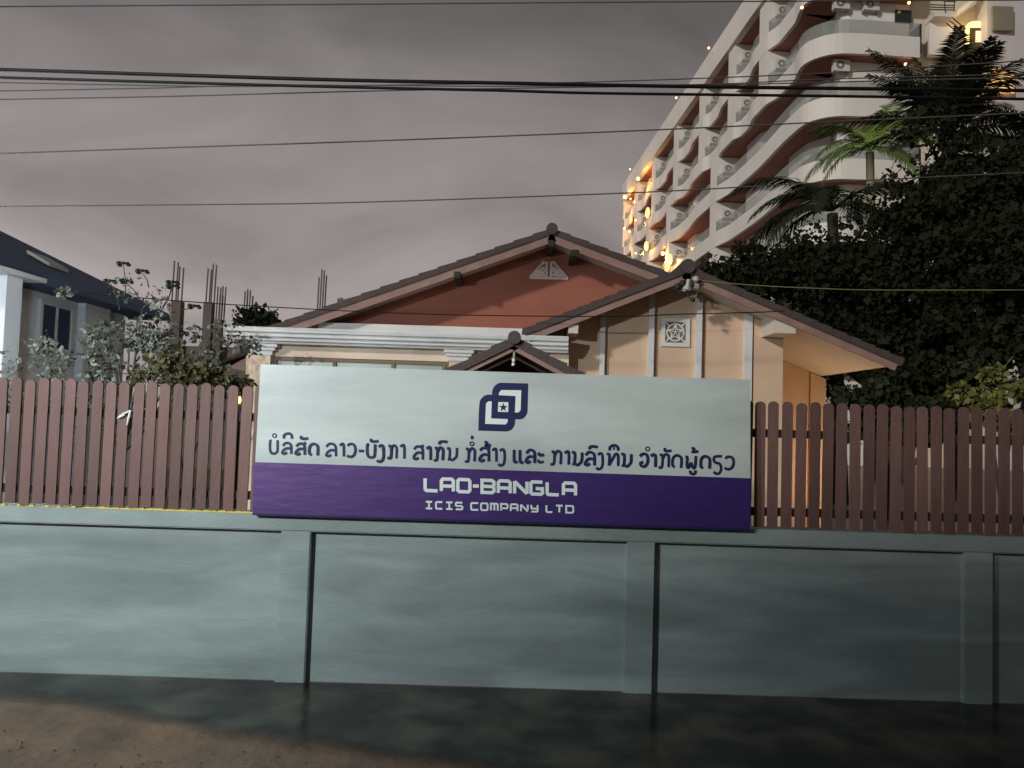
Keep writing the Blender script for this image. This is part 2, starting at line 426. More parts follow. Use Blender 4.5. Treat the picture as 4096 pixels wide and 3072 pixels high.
LAO_B = [
    [(300, 228), (300, 308), (311, 325), (326, 318)], [(345, 230), (345, 311), (356, 328), (369, 321)],
    [(395, 257), (415, 232), (440, 233), (457, 255), (458, 331)], [(456, 287), (425, 279), (403, 291), (390, 317), (406, 328), (425, 315)],
    [(490, 249), (491, 266), (505, 271), (528, 265)], [(488, 304), (490, 321), (505, 326), (528, 320)],
    [(588, 246), (610, 252), (606, 335), (580, 338)], [(610, 280), (632, 241), (655, 246), (661, 270), (658, 341)],
    [(690, 257), (705, 243), (721, 253), (720, 343)],
    [(744, 249), (767, 255), (765, 320), (757, 338), (748, 340)], [(762, 328), (785, 346), (806, 332), (820, 310), (823, 249)],
    [(850, 272), (870, 249), (898, 250), (917, 272), (918, 349)], [(916, 304), (882, 296), (860, 309), (845, 337), (862, 347), (882, 333)], [(880, 226), (883, 209), (900, 202), (942, 207)],
    [(945, 270), (962, 256), (979, 269), (982, 335), (971, 369), (948, 378), (932, 367)],
    [(1012, 262), (1034, 269), (1030, 351)], [(1030, 350), (1062, 292), (1080, 263), (1100, 272), (1101, 354)],
    [(1038, 234), (1036, 213), (1058, 196), (1084, 197), (1099, 212), (1101, 236)], [(1062, 218), (1074, 219)],
    [(1124, 262), (1147, 268), (1146, 332), (1138, 349), (1128, 351)], [(1142, 340), (1165, 357), (1186, 342), (1199, 320), (1201, 262)],
    [(1268, 280), (1288, 261), (1316, 264), (1328, 293), (1323, 335), (1300, 358), (1278, 351), (1272, 332), (1292, 322)],
    [(1352, 279), (1368, 266), (1387, 277), (1386, 361)],
    [(1420, 270), (1442, 276), (1438, 360), (1412, 363)], [(1442, 302), (1462, 266), (1485, 270), (1491, 292), (1489, 363)], [(1462, 214), (1461, 234), (1480, 239), (1511, 235)],
    [(1536, 362), (1519, 346), (1522, 297), (1545, 273), (1572, 278), (1588, 300), (1585, 369)],
    [(1618, 281), (1632, 290), (1629, 352), (1642, 366), (1660, 326)], [(1660, 326), (1676, 367), (1692, 356), (1699, 276)], [(1655, 388), (1659, 410), (1678, 416), (1693, 406), (1695, 386)],
    [(1665, 217), (1682, 219), (1681, 240), (1677, 246), (1716, 240)],
    [(1752, 370), (1736, 353), (1739, 302), (1762, 279), (1790, 285), (1805, 306), (1803, 373)],
    [(1900, 279), (1850, 281), (1836, 302), (1848, 326), (1882, 338), (1894, 372), (1882, 406), (1855, 413), (1836, 398)],
    [(1925, 297), (1945, 283), (1975, 288), (1989, 312), (1986, 350), (1966, 374), (1942, 379), (1920, 367)],
]
lr = Ribbon(SY - .002)
for s_ in LAO_A: lr.stroke(s_, 10.6, trA, len(s_) == 2)
for c in ((297, 125), (1885, 190)): lr.stroke(ring(*c, 15), 4.6, trA)
for s_ in LAO_B: lr.stroke(s_, 11.0, trB, len(s_) == 2)
lr.stroke(ring(1328, 222, 15), 4.8, trB)
tag(lr.build('lettering', nv, sign), 'dark blue line of Lao script across the white part')

# block capitals
H = .5
GL = {
    'L': [[(0, 1), (0, .12), (.1, 0), (1, 0)]],
    'A': [[(0, 0), (0, .86), (.14, 1), (.86, 1), (1, .86), (1, 0)], [(0, .42), (1, .42)]],
    'O': [[(.5, 0), (.12, 0), (0, .12), (0, .88), (.12, 1), (.88, 1), (1, .88), (1, .12), (.88, 0), (.5, 0)]],
    '-': [[(0, .5), (1, .5)]],
    'B': [[(0, 0), (0, 1), (.84, 1), (1, .88), (1, .62), (.9, .5), (1, .38), (1, .12), (.84, 0), (0, 0)], [(0, .5), (.9, .5)]],
    'N': [[(0, 0), (0, 1)], [(0, 1), (1, 0)], [(1, 0), (1, 1)]],
    'G': [[(1, 1), (.12, 1), (0, .88), (0, .12), (.12, 0), (.88, 0), (1, .1), (1, .46), (.42, .46)]],
    'I': [[(0, 1), (1, 1)], [(0, 0), (1, 0)], [(.5, 0), (.5, 1)]],
    'C': [[(1, 1), (.12, 1), (0, .88), (0, .12), (.12, 0), (1, 0)]],
    'S': [[(1, 1), (.12, 1), (0, .9), (0, .6), (.12, .5), (.88, .5), (1, .4), (1, .1), (.88, 0), (0, 0)]],
    'M': [[(0, 0), (0, 1), (.88, 1), (1, .9), (1, 0)], [(.5, 0), (.5, 1)]],
    'P': [[(0, 0), (0, 1), (.88, 1), (1, .9), (1, .46), (.9, .36), (0, .36)]],
    'Y': [[(0, 1), (0, .55), (.1, .45), (1, .45)], [(1, 1), (1, .1), (.9, 0), (0, 0)]],
    'T': [[(0, 1), (1, 1)], [(.5, 0), (.5, 1)]],
    'D': [[(0, 0), (0, 1), (.85, 1), (1, .86), (1, .14), (.85, 0), (0, 0)]],
}


def caps(items, x0, y0, slope, h, w, name, label):
    r = Ribbon(SY - .0045)
    for ch, a, b_ in items:
        for pl in GL[ch]:
            pts = []
            for u, v in pl:
                xx = a + w / 2 + u * (b_ - a - w); yy = y0 + (xx - x0) * slope - w / 2 - v * (h - w)
                pts.append((xx, yy))
            r.stroke(pts, w / 2.4578, trC, True)
    tag(r.build(name, wv, sign), label)


caps([('L', 230, 386), ('A', 390, 541), ('O', 552, 703), ('-', 700, 792), ('B', 790, 940), ('A', 950, 1100), ('N', 1110, 1265), ('G', 1270, 1417), ('L', 1430, 1577), ('A', 1590, 1742)],
     230, 1200, .033, 152, 33, 'lettering', 'large white squared capitals on the purple band')
_sm = [('I', 245, 325), ('C', 345, 425), ('I', 445, 525), ('S', 540, 622), ('C', 690, 778), ('O', 788, 870), ('M', 885, 970), ('P', 985, 1066), ('A', 1080, 1165), ('N', 1180, 1265), ('Y', 1282, 1362), ('L', 1430, 1506), ('T', 1525, 1608), ('D', 1625, 1712)]
for s0, s1 in ((0, 4), (4, 11), (11, 14)): caps(_sm[s0:s1], 245, 1369, .030, 84, 18, 'lettering', 'small white squared capitals under the larger ones')


def arc(cx, cy, rx, ry, a0, a1, n=8): return [(cx + rx * math.cos(rad(a0 + (a1 - a0) * k / n)), cy + ry * math.sin(rad(a0 + (a1 - a0) * k / n))) for k in range(n + 1)]


def cpoly(pts, y0): return MB().px([trC(*p)[:2] for p in pts], y0, y0 + .0012)


leaf1 = [(1258, 132)] + arc(1168, 395, 84, 90, 0, 90) + [(905, 480)] + arc(1000, 222, 95, 97, 180, 270)
leaf2 = [(770, 594)] + [(774, 420)] + arc(875, 338, 95, 97, 180, 270) + [(1130, 250), (1128, 480)] + arc(1040, 510, 86, 92, 0, 90)
logo = cpoly(leaf1, SY - .003).build('logo', nv, sign)
o2 = cpoly(leaf2, SY - .0045).build('leaf_shape', nv, logo)
cpoly([(970, 247), (974, 222), (995, 197), (1192, 199), (1186, 396), (1162, 418), (1129, 418), (1137, 256)], SY - .006).build('stripe', wv, logo)
cpoly([(902, 308), (897, 476), (1060, 483), (1057, 515), (1036, 536), (837, 529), (845, 330), (868, 308)], SY - .006).build('stripe', wv, logo)
cpoly([(966, 315), (1066, 317), (1064, 413), (963, 411)], SY - .006).build('square', wv, logo)
star = []
for k in range(10):
    r_ = 46 if k % 2 == 0 else 18; an = rad(-90 + 36 * k); star.append((1015 + r_ * math.cos(an), 368 + r_ * math.sin(an)))
cpoly(star, SY - .0075).build('star', nv, logo)

# ------------------------------------------------------------------ the house
tile_m = mat('roof_tile', (.085, .062, .055), .75, (.05, .038, .034), 9, .9, .4, 25)
barge_m = mat('barge_board', (.33, .215, .185), .7, (.22, .13, .11), 5, .8, .2, 30)
terra = mat('terracotta_wall', (.33, .115, .075), .75, (.28, .095, .062), 2.0, .7, .15, 50)
peach = mat('peach_wall', (.70, .50, .35), .75, (.60, .43, .30), 1.2, .6, .12, 50)
cream = mat('cream_wall', (.80, .66, .52), .75, (.72, .59, .46), 1.5, .5, .1, 50)
white = mat('white_trim', (.72, .72, .71), .6, (.60, .60, .59), 3, .6, .1, 40)
soff = mat('soffit_board', (.68, .60, .52), .7, (.58, .50, .43), 2, .6)
dark = mat('dark_timber', (.035, .026, .022), .7, (.02, .015, .013), 8, .6)


def slope_roof(A, B, Yf, Yb, th, n, lip=.02):
    """tiled slope from ridge point A down to eave point B (world points at Yf): stepped courses as one solid"""
    mb = MB(); d = (B - A); L = math.hypot(d.x, d.z); ux, uz = d.x / L, d.z / L
    nx_, nz_ = (-uz, ux) if ux > 0 else (uz, -ux)
    if nz_ < 0: nx_, nz_ = -nx_, -nz_
    q = lambda t_, h: Vector((A.x + ux * t_ + nx_ * h, Yf, A.z + uz * t_ + nz_ * h))
    for i in range(n):
        t0, t1 = L * i / n, L * (i + 1) / n
        mb.prism([q(t0, -th), q(t1, -th), q(t1, lip), q(t0, 0)], Yf, Yb)
    return mb, q, L


class GableRoof:
    def __init__(s, R, Lp, Rp, Yf, Yb, th, nL, nR, barge, par, cap_r, soffit=True, names=('roof', 'barge_board', 'soffit')):
        s.R = P(*R, Yf); s.L = P(*Lp, Yf); s.Q = P(*Rp, Yf); s.Yf = Yf; s.th = th
        ml, ql, Ll = slope_roof(s.R, s.L, Yf, Yb, th, nL); mr, qr, Lr = slope_roof(s.R, s.Q, Yf, Yb, th, nR)
        ml.add(mr.v, mr.f)
        s.roof = ml.build(names[0], tile_m, par)
        MB().tube([Vector((s.R.x, Yf - .05, s.R.z - .01)), Vector((s.R.x, Yb, s.R.z - .01))], cap_r, 14).build('ridge_cap', tile_m, s.roof)
        bb = MB()
        for q, L in ((ql, Ll), (qr, Lr)):
            bb.prism([q(0.0, -th - .002), q(L * .985, -th - .002), q(L * .985, -th - barge), q(0.0, -th - barge)], Yf + .03, Yf + .06)
        bb.build(names[1], barge_m, par)
        if soffit:
            sb = MB()
            for q, L in ((ql, Ll), (qr, Lr)):
                sb.prism([q(.0, -th - .004), q(L * .98, -th - .004), q(L * .98, -th - .03), q(.0, -th - .03)], Yf + .065, Yb - .02)
            sb.build(names[2], soff if soffit is True else soffit, par)

    def zat(s, x, d=0.0):
        a, b = (s.R, s.L) if x < s.R.x else (s.R, s.Q)
        return a.z + (b.z - a.z) * (x - a.x) / (b.x - a.x) - d


house = thing('house', 'single storey house with terracotta and peach gables under brown tiled roofs', 'house', (1.0, 12.5, 0))
Y1 = 12.4
g1 = GableRoof((2208, 914), (1060, 1312), (2960, 1198), Y1, 20, .088, 15, 10, .125, house, .095)
wl, wr = g1.L.x + .9, g1.Q.x - .3
zb = P(1913, 1330, 13.0).z - .3
gp = [Vector((wl, 0, zb)), Vector((wr, 0, zb)), Vector((wr, 0, g1.zat(wr, .13))), Vector((g1.R.x, 0, g1.R.z - .13)), Vector((wl, 0, g1.zat(wl, .13)))]
MB().prism(gp, 13.2, 13.35).build('gable_wall', terra, house)
for sx, sy in ((1830, 1098), (2203, 973), (2298, 1011)):
    p = P(sx, sy, Y1 + .1); MB().box(p.x - .05, p.x + .05, Y1 + .0, Y1 + .78, p.z - .075, p.z + .03).build('purlin_end', dark, house)
# triangular lattice vent
z7 = lambda x, y: (850 + x / 1.3825, 850 + y / 1.3825)
vt = MB(); lat = mat('lattice_plaster', (.62, .50, .44), .7)


def bar(mb, a, b, w, Y, d=.02):
    pa, pb = P(*a, Y), P(*b, Y); dd = Vector((pb.x - pa.x, 0, pb.z - pa.z)); L = dd.length; dd /= L; nn_ = Vector((-dd.z, 0, dd.x)) * w / 2
    mb.prism([pa + nn_, pb + nn_, pb - nn_, pa - nn_], Y, Y + d)


k_ = 0
for a, b in (((1755, 360), (1965, 365)), ((1755, 360), (1835, 270)), ((1965, 365), (1882, 270)), ((1848, 272), (1848, 362)), ((1872, 272), (1872, 362)), ((1775, 350), (1838, 300)), ((1945, 353), (1880, 300)),
             ((1800, 355), (1845, 315)), ((1920, 357), (1876, 315)), ((1785, 345), (1845, 345)), ((1876, 345), (1940, 349)), ((1810, 320), (1822, 350)), ((1905, 322), (1898, 350))):
    bar(vt, z7(*a), z7(*b), .045, 13.175 - .0015 * k_); k_ += 1
vt.build('lattice_vent', lat, house)
# parapet behind the porch roof, cornice, capitals, column
zc = lambda y, Y: P(1913, y, Y).z
xc_ = lambda x, Y: P(x, 1370, Y).x
MB().box(xc_(1270, 12.75), xc_(2110, 12.75), 12.75, 13.18, zc(1336, 12.75) - .25, zc(1309, 12.75)).build('parapet', white, house)
co = MB()
for ya, yb, Y, xl in ((1334, 1354, 10.42, 890), (1354.2, 1372, 10.47, 897), (1372.2, 1388, 10.53, 905), (1388.2, 1399, 10.59, 916)):
    co.bevbox(xc_(xl, Y), xc_(2275, Y), Y, 12.5 + (Y - 10.42), zc(yb, Y), zc(ya, Y), .006)
co.build('cornice', white, house)
for xa, xb in ((985, 1109), (1776, 1897)):
    cp = MB()
    for i, (ya, yb) in enumerate(((1400, 1414), (1414.2, 1428), (1428.2, 1447))):
        Y = 10.62 + .03 * i; ins = 9 * i
        cp.bevbox(xc_(xa + ins, Y), xc_(xb - ins, Y), Y, Y + .42, zc(yb, Y), zc(ya, Y), .005)
    cp.build('capital', white, house)
    MB().box(xc_(xa + 27, 10.74), xc_(xb - 25, 10.70), 10.70, 10.90, 0, zc(1447.3, 10.70)).build('column', cream if xa < 1500 else peach, house)
Yw = 10.78
xw0, xw1 = P(985, 1430, Yw).x, P(2275, 1430, Yw).x
zt = P(1450, 1436, Yw).z; zbw = zt - 1.3
xa_, xb_ = P(1092, 1430, Yw).x, P(1797, 1440, Yw).x
fw = MB()
fw.box(xw0, xw1, Yw, Yw + .15, zt, zc(1399, 10.6) + .1).box(xw0, xw1, Yw, Yw + .15, 0, zbw).box(xw0, xa_, Yw, Yw + .15, zbw, zt).box(xb_, xw1, Yw, Yw + .15, zbw, zt)
fw.build('front_wall', cream, house)
wfr = mat('window_timber', (.20, .14, .085), .6)
win = MB()
win.box(xa_, xb_, Yw + .02, Yw + .1, zt - .05, zt - .001).box(xa_, xb_, Yw + .02, Yw + .1, zbw, zbw + .05)
for f in (0, .337, .67, .96): win.box(xa_ + (xb_ - xa_) * f, xa_ + (xb_ - xa_) * f + .05, Yw + .025, Yw + .1, zbw + .051, zt - .051)
wf = win.build('window', wfr, house)
glass = mat('window_glass', (.36, .42, .36), .35, (.22, .26, .22), 2.5, .9, spec=.6)
MB().box(xa_ + .01, xb_ - .01, Yw + .06, Yw + .07, zbw + .02, zt - .02).build('pane', glass, wf)
# low side eave at the far left
le = MB().px([z7(216, 752), z7(216, 778), z7(38, 838), z7(36, 826)], 13.6, 17); le.build('roof', tile_m, house)
MB().px([z7(216, 786), z7(95, 852), z7(110, 862), z7(217, 886)], 13.7, 16.8).build('soffit', mat('pink_soffit', (.55, .36, .29), .7), house)

# --- second gable wing
z8 = lambda x, y: (2050 + x * .7233, 1000 + y * .7233)
Y2, Yg, Ys = 10.4, 11.1, 13.0
g2 = GableRoof(z8(968, 88), z8(58, 440), z8(2168, 606), Y2, 16.5, .085, 12, 15, .095, house, .10)
X8 = lambda x, y, Y: P(*z8(x, y), Y).x
xl, xr_ = X8(300, 560, Yg), X8(1495, 600, Yg)
gw = [Vector((xl, Yg, 0)), Vector((xr_, Yg, 0)), Vector((xr_, Yg, g2.zat(xr_, .13))), Vector((g2.R.x, Yg, g2.R.z - .13)), Vector((xl, Yg, g2.zat(xl, .13)))]
MB().prism(gw, Yg, Yg + .18).build('gable_wall', peach, house)
for xa, xb, yy in ((484, 511, 500), (752, 782, 500), (1016, 1046, 500), (1284, 1325, 500)):
    x0, x1 = X8(xa, yy, Yg - .07), X8(xb, yy, Yg - .07)
    MB().prism([Vector((x0, 0, 0)), Vector((x1, 0, 0)), Vector((x1, 0, g2.zat(x1, .14))), Vector((x0, 0, g2.zat(x0, .14)))], Yg - .09, Yg - .001).build('pilaster', white, house)
x0, x1 = X8(1330, 600, Yg - .05), X8(1496, 600, Yg - .05)
MB().prism([Vector((x0, 0, 0)), Vector((x1, 0, 0)), Vector((x1, 0, g2.zat(x1, .14))), Vector((x0, 0, g2.zat(x0, .14)))], Yg - .05, Yg + .2).build('column', peach, house)
# beam ends carrying the roof
for (xa, ya), (xb, yb) in (((1448, 392), (1562, 463)), ((310, 405), (362, 462))):
    a, b = P(*z8(xa, ya), Y2 + .1), P(*z8(xb, yb), Y2 + .1)
    zt_ = min(g2.zat(a.x, .125), g2.zat(b.x, .125))
    MB().prism([Vector((a.x, 0, b.z)), Vector((b.x, 0, b.z)), Vector((b.x, 0, g2.zat(b.x, .125))), Vector((a.x, 0, g2.zat(a.x, .125)))], Y2 + .075, Yg - .002).build('beam_end', soff, house)
xs1 = X8(1728, 650, Ys)
xs0 = xr_ - .25
MB().prism([Vector((xs0, 0, 0)), Vector((xs1, 0, 0)), Vector((xs1, 0, g2.zat(xs1, .13))), Vector((xs0, 0, g2.zat(xs0, .13)))], Ys, Ys + .2).build('side_wall', peach, house)
MB().box(xs0 - .01, xs0 + .15, Yg + .19, Ys - .003, 0, g2.zat(xs0, .2)).build('side_wall', peach, house)
p0 = X8(1650, 650, Ys - .05)
MB().prism([Vector((p0, 0, 0)), Vector((xs1, 0, 0)), Vector((xs1, 0, g2.zat(xs1, .14))), Vector((p0, 0, g2.zat(p0, .14)))], Ys - .06, Ys - .001).build('pilaster', peach, house)
# star vent block
SV = .60; vb = MB(); va, vc = z8(833, 390), z8(968, 522)
c8 = z8(900, 457); cw = P(*c8, Yg); rw = .33
vb.box(cw.x - .345 * SV, cw.x + .345 * SV, Yg - .035, Yg - .001, cw.z + .25 * SV, cw.z + .345 * SV).box(cw.x - .345 * SV, cw.x + .345 * SV, Yg - .035, Yg - .001, cw.z - .345 * SV, cw.z - .25 * SV)
vb.box(cw.x - .345 * SV, cw.x - .25 * SV, Yg - .034, Yg - .001, cw.z - .249 * SV, cw.z + .249 * SV).box(cw.x + .25 * SV, cw.x + .345 * SV, Yg - .034, Yg - .001, cw.z - .249 * SV, cw.z + .249 * SV)
vb.tube([cw + Vector((.205 * SV * math.cos(2 * math.pi * k / 24), -.015, .205 * SV * math.sin(2 * math.pi * k / 24))) for k in range(25)], .014, 6, False)
for k in range(5):
    an = rad(90 + 72 * k); a2 = rad(90 + 72 * k + 36); a3 = rad(90 + 72 * k - 36)
    tip = cw + Vector((.20 * SV * math.cos(an), -.02 - .001 * k, .20 * SV * math.sin(an)))
    i1 = cw + Vector((.085 * SV * math.cos(a2), -.012, .085 * SV * math.sin(a2))); i2 = cw + Vector((.085 * SV * math.cos(a3), -.012, .085 * SV * math.sin(a3)))
    vb.tube([tip, i1], .010, 5); vb.tube([tip, i2], .010, 5); vb.tube([tip, cw + Vector((0, -.03, 0))], .008, 5)
    an = rad(45 + 90 * k)
    if k < 4: vb.tube([cw + Vector((.215 * SV * math.cos(an), -.015, .215 * SV * math.sin(an))), cw + Vector((.345 * SV * math.cos(an), -.015, .345 * SV * math.sin(an)))], .013, 5)
vbo = vb.build('star_vent', white, house)
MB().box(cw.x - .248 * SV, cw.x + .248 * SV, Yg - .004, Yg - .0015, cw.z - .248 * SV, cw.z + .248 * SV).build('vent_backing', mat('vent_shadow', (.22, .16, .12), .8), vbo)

# ------------------------------------------------------------------ wire bracket on the gable peak
zb8 = lambda x, y: (2620 + x / 5.53, 1060 + y / 5.53)
br = thing('wire_bracket', 'pale metal service wire bracket with dark clamps below the peach gable peak', 'bracket', P(*zb8(760, 480), Y2 - .05))
YB = Y2 - .06
galv = mat('galvanised', (.5, .48, .46), .5, (.36, .34, .33), 20, .6)
blk = mat('black_rubber', (.02, .018, .016), .6)
bk = MB(); bk.tube([P(*zb8(745, 320), YB), P(*zb8(725, 440), YB), P(*zb8(690, 560), YB)], [.025, .04, .06], 7); bk.tube([P(*zb8(570, 570), YB), P(*zb8(800, 560), YB)], .012, 6)
bk.tube([P(*zb8(780, 440), YB), P(*zb8(940, 480), YB + .02)], .045, 7); bk.ball(P(*zb8(905, 315), YB), .045, 8)
bk.build('bracket_arm', galv, br)
ck = MB(); ck.ball(P(*zb8(610, 400), YB), .045, 8); ck.ball(P(*zb8(500, 480), YB), .05, 8); ck.ball(P(*zb8(560, 590), YB), .03, 8); ck.ball(P(*zb8(810, 410), YB - .04), .028, 8, 2.0)
ck.tube([P(*zb8(420, 500), YB), P(*zb8(560, 420), YB), P(*zb8(680, 350), YB)], .02, 6); ck.tube([P(*zb8(690, 580), YB), P(*zb8(900, 640), YB)], .02, 6)
ck.tube([P(*zb8(720, 600), YB), P(*zb8(750, 720), YB), P(*zb8(810, 760), YB)], .008, 6); ck.ball(P(*zb8(835, 765), YB), .035, 8)
ck.build('clamp', blk, br)

# ------------------------------------------------------------------ small tiled gate roof
z5 = lambda x, y: (1750 + x / 3.687, 1300 + y / 3.687)
gate = thing('garden_gate', 'small brown tiled gate roof peeking over the company banner', 'gate', P(2058, 2000, 7.9) * 1.0)
gate.location.z = 0
Yq = 7.5
g3 = GableRoof(z5(1135, 175), z5(120, 668), z5(2170, 735), Yq, 8.6, .075, 3, 4, .045, gate, .066, soffit=dark)
for sx in (1885, 2265):
    p = P(sx, 1700, 7.8); MB().bevbox(p.x - .07, p.x + .07, 7.75, 7.89, 0, g3.zat(p.x, .1), .008).build('post', barge_m, gate)
pk = [Vector((P(1890, 1600, 8.3).x, 0, .1)), Vector((P(2260, 1600, 8.3).x, 0, .1)), Vector((P(2260, 1600, 8.3).x, 0, g3.zat(P(2260, 1600, 8.3).x, .14))), Vector((g3.R.x, 0, g3.R.z - .14)), Vector((P(1890, 1600, 8.3).x, 0, g3.zat(P(1890, 1600, 8.3).x, .14)))]
MB().prism(pk, 8.3, 8.34).build('leaf_panel', mat('gate_timber', (.16, .075, .055), .6, (.10, .05, .04), 8, .7), gate)
bl = thing('hanging_bulb', 'white light bulb hanging in its holder under the gate roof', 'lamp', P(*z5(1125, 500), Yq + .05))
MB().tube([P(*z5(1132, 385), Yq + .05), P(*z5(1128, 500), Yq + .05)], .0115, 8).build('cord', mat('bulb_cord', (.35, .32, .27), .6), bl)
MB().tube([P(*z5(1125, 500), Yq + .05), P(*z5(1122, 545), Yq + .05)], [.022, .014], 10).build('holder', mat('bulb_white', (.75, .74, .62), .4), bl)
MB().ball(P(*z5(1118, 580), Yq + .05), .018, 10).build('bulb', mat('bulb_glass', (.85, .84, .72), .2), bl)

# ------------------------------------------------------------------ apartment tower
tw = mat('tower_render', (.74, .72, .69), .75, (.63, .61, .58), .35, .7, .05, 20)
tsof = mat('tower_soffit', (.36, .135, .09), .6, (.28, .10, .068), .8, .6)
tgl = mat('balustrade_glass', (.30, .33, .31), .15, alpha=.45, spec=.6)
tdk = mat('tower_window_glass', (.02, .03, .026), .1, spec=.6)
tin = mat('tower_inner_wall', (.52, .49, .45), .75, (.44, .41, .38), .5, .6)
TY = 41.0; YAW = rad(3.1)
C0 = P(815 * 4, 400, TY); C0.z = 0
tu = Vector((math.cos(YAW), math.sin(YAW), 0)); tv = Vector((-math.sin(YAW), math.cos(YAW), 0))
T = lambda v: C0 + tu * v.x + tv * v.y + Vector((0, 0, v.z))
tower = thing('apartment_tower', 'tall white apartment tower with wavy balcony bands and dark red soffits', 'apartment building', C0)
DEP, NB = 53.0, 7; BAY = DEP / NB
ss = lambda a, b, x: (lambda t_: t_ * t_ * (3 - 2 * t_))(min(max((x - a) / (b - a), 0), 1))


DIV_HI = [7.3, 13.4, 20.6, 28.6, 37.2, 45.6, 53.4]
DIV_LO = [17.2, 30.8, 39.4, 46.8, 53.4]
DIV = DIV_HI


def edge_a(b):
    lo = -3.0
    for d in DIV:
        if b <= d: t_ = (b - lo) / (d - lo); break
        lo = d
    else: t_ = 1.0
    return .34 * ss(.30, .66, t_) - .34 * ss(.86, 1.0, t_)


def wall_a(b):
    t_ = (b / BAY) % 1.0
    return 2.3 - .8 * ss(.40, .60, t_) + .8 * ss(.92, 1.0, t_)


nb = 140


def outline():
    o_ = [(5.9, 0.0), (3.0, -.05), (1.9, 0.0)]
    for k in range(1, 8): an = rad(90 * k / 8); o_.append((1.9 - 1.9 * math.sin(an), 1.9 - 1.9 * math.cos(an)))
    for k in range(nb + 1):
        b_ = 1.9 + (DEP - 1.9) * k / nb
        o_.append((edge_a(b_) if b_ > 3.5 else edge_a(b_) * (b_ - 1.9) / 1.6, b_))
    return o_


out_pts = outline()
in_pts = [(5.9, 1.05), (2.4, 1.05), (1.9, 1.3)] + [(wall_a(2.6 + (DEP - 2.6) * k / nb), 2.6 + (DEP - 2.6) * k / nb) for k in range(nb + 1)]
# walls
mw = MB(); n = len(in_pts)
for z0, z1 in ((0, 30.6),):
    mw.add([T(Vector((a, b, z0))) for a, b in in_pts] + [T(Vector((a, b, z1))) for a, b in in_pts], [(i, n + i, n + i + 1, i + 1) for i in range(n - 1)])
mw.box(2.3, 5.9, 1.2, DEP, 0, 30.6, T).build('wall', tw, tower)
FL = [22.6 - 3.5 * (5 - k) for k in range(7)]
ROOF_Z = 29.7


def band(zb, zt_, name, m_, inset=0.0, par=None, bottom=None, thick=.22):
    """ring of wall along the slab edge"""
    pts = []
    for i, (a, b) in enumerate(out_pts):
        p0 = Vector(out_pts[max(i - 1, 0)]); p1 = Vector(out_pts[min(i + 1, len(out_pts) - 1)]); d = (p1 - p0).normalized(); nrm = Vector((d.y, -d.x))
        if nrm.dot(Vector((1, 1))) < 0: nrm = -nrm
        q0 = Vector((a, b)) + nrm * inset; q1 = q0 + nrm * thick; pts.append((q0, q1))
    n = len(pts); mb = MB()
    vs = [T(Vector((p.x, p.y, zb))) for p, _ in pts] + [T(Vector((p.x, p.y, zt_))) for p, _ in pts] + [T(Vector((p.x, p.y, zt_))) for _, p in pts] + [T(Vector((p.x, p.y, zb))) for _, p in pts]
    fs = []
    for i in range(n - 1):
        for r_ in range(4): fs.append((r_ * n + i, r_ * n + i + 1, ((r_ + 1) % 4) * n + i + 1, ((r_ + 1) % 4) * n + i))
    for i in (0, n - 1): fs.append((i, n + i, 2 * n + i, 3 * n + i))
    return mb.add(vs, fs).build(name, m_, par)


def slab(z0, z1, m_, par, name, inset=.1):
    mb = MB(); A = []
    m_out = [(max(a, 0) + inset if k > 9 else a + (0 if k == 0 else inset * .6), b + (inset if k < 12 else 0)) for k, (a, b) in enumerate(out_pts)]
    n = len(m_out)
    inn = []
    for k, (a, b) in enumerate(m_out):
        if k < 12: inn.append((max(a, 2.8), max(1.3, b + .8)))
        else: inn.append((max(2.4, a + .5), max(b, 1.4)))
    vs = [T(Vector((a, b, z0))) for a, b in m_out] + [T(Vector((a, b, z0))) for a, b in inn] + [T(Vector((a, b, z1))) for a, b in m_out] + [T(Vector((a, b, z1))) for a, b in inn]
    fs = []
    for i in range(n - 1): fs += [(i, i + 1, n + i + 1, n + i), (2 * n + i, 3 * n + i, 3 * n + i + 1, 2 * n + i + 1)]
    return mb.add(vs, fs).build(name, m_, par)


rr = random.Random(4)
for fi, z in enumerate(FL):
    DIV = DIV_HI if fi >= 5 else DIV_LO
    out_pts = outline()
    bo = band(z, z + 1.15, 'balcony', tw, 0, tower)
    slab(z + .05, z + .22, tsof, bo, 'soffit', .2)
    band(z + 1.152, z + 1.95, 'balustrade', tgl, .07, bo, thick=.03)
    zt_ = (FL[fi + 1] if fi + 1 < len(FL) else ROOF_Z - .1) - .001
    for d in DIV:
        MB().box(edge_a(d) + .02, 2.6, d - .25, min(d + 1.1, DEP + .6), z + 1.151, zt_, T).build('party_wall', tw, bo)
out_pts = out_pts[:10] + [(min(a, 0) * 0, b) for a, b in out_pts[10:]]
top = band(ROOF_Z - .1, ROOF_Z + 1.85, 'roof_edge', tw, -.2, tower, thick=.5)
slab(ROOF_Z - .05, ROOF_Z + .2, tsof, top, 'soffit', -.2)
MB().box(.6, 5.9, .6, DEP - .2, ROOF_Z + 1.2, ROOF_Z + 1.5, T).build('roof', tw, tower)
# balcony doors and air conditioners
acm = mat('air_conditioner_case', (.58, .56, .52), .6); acd = mat('air_conditioner_grille', (.16, .15, .14), .6)


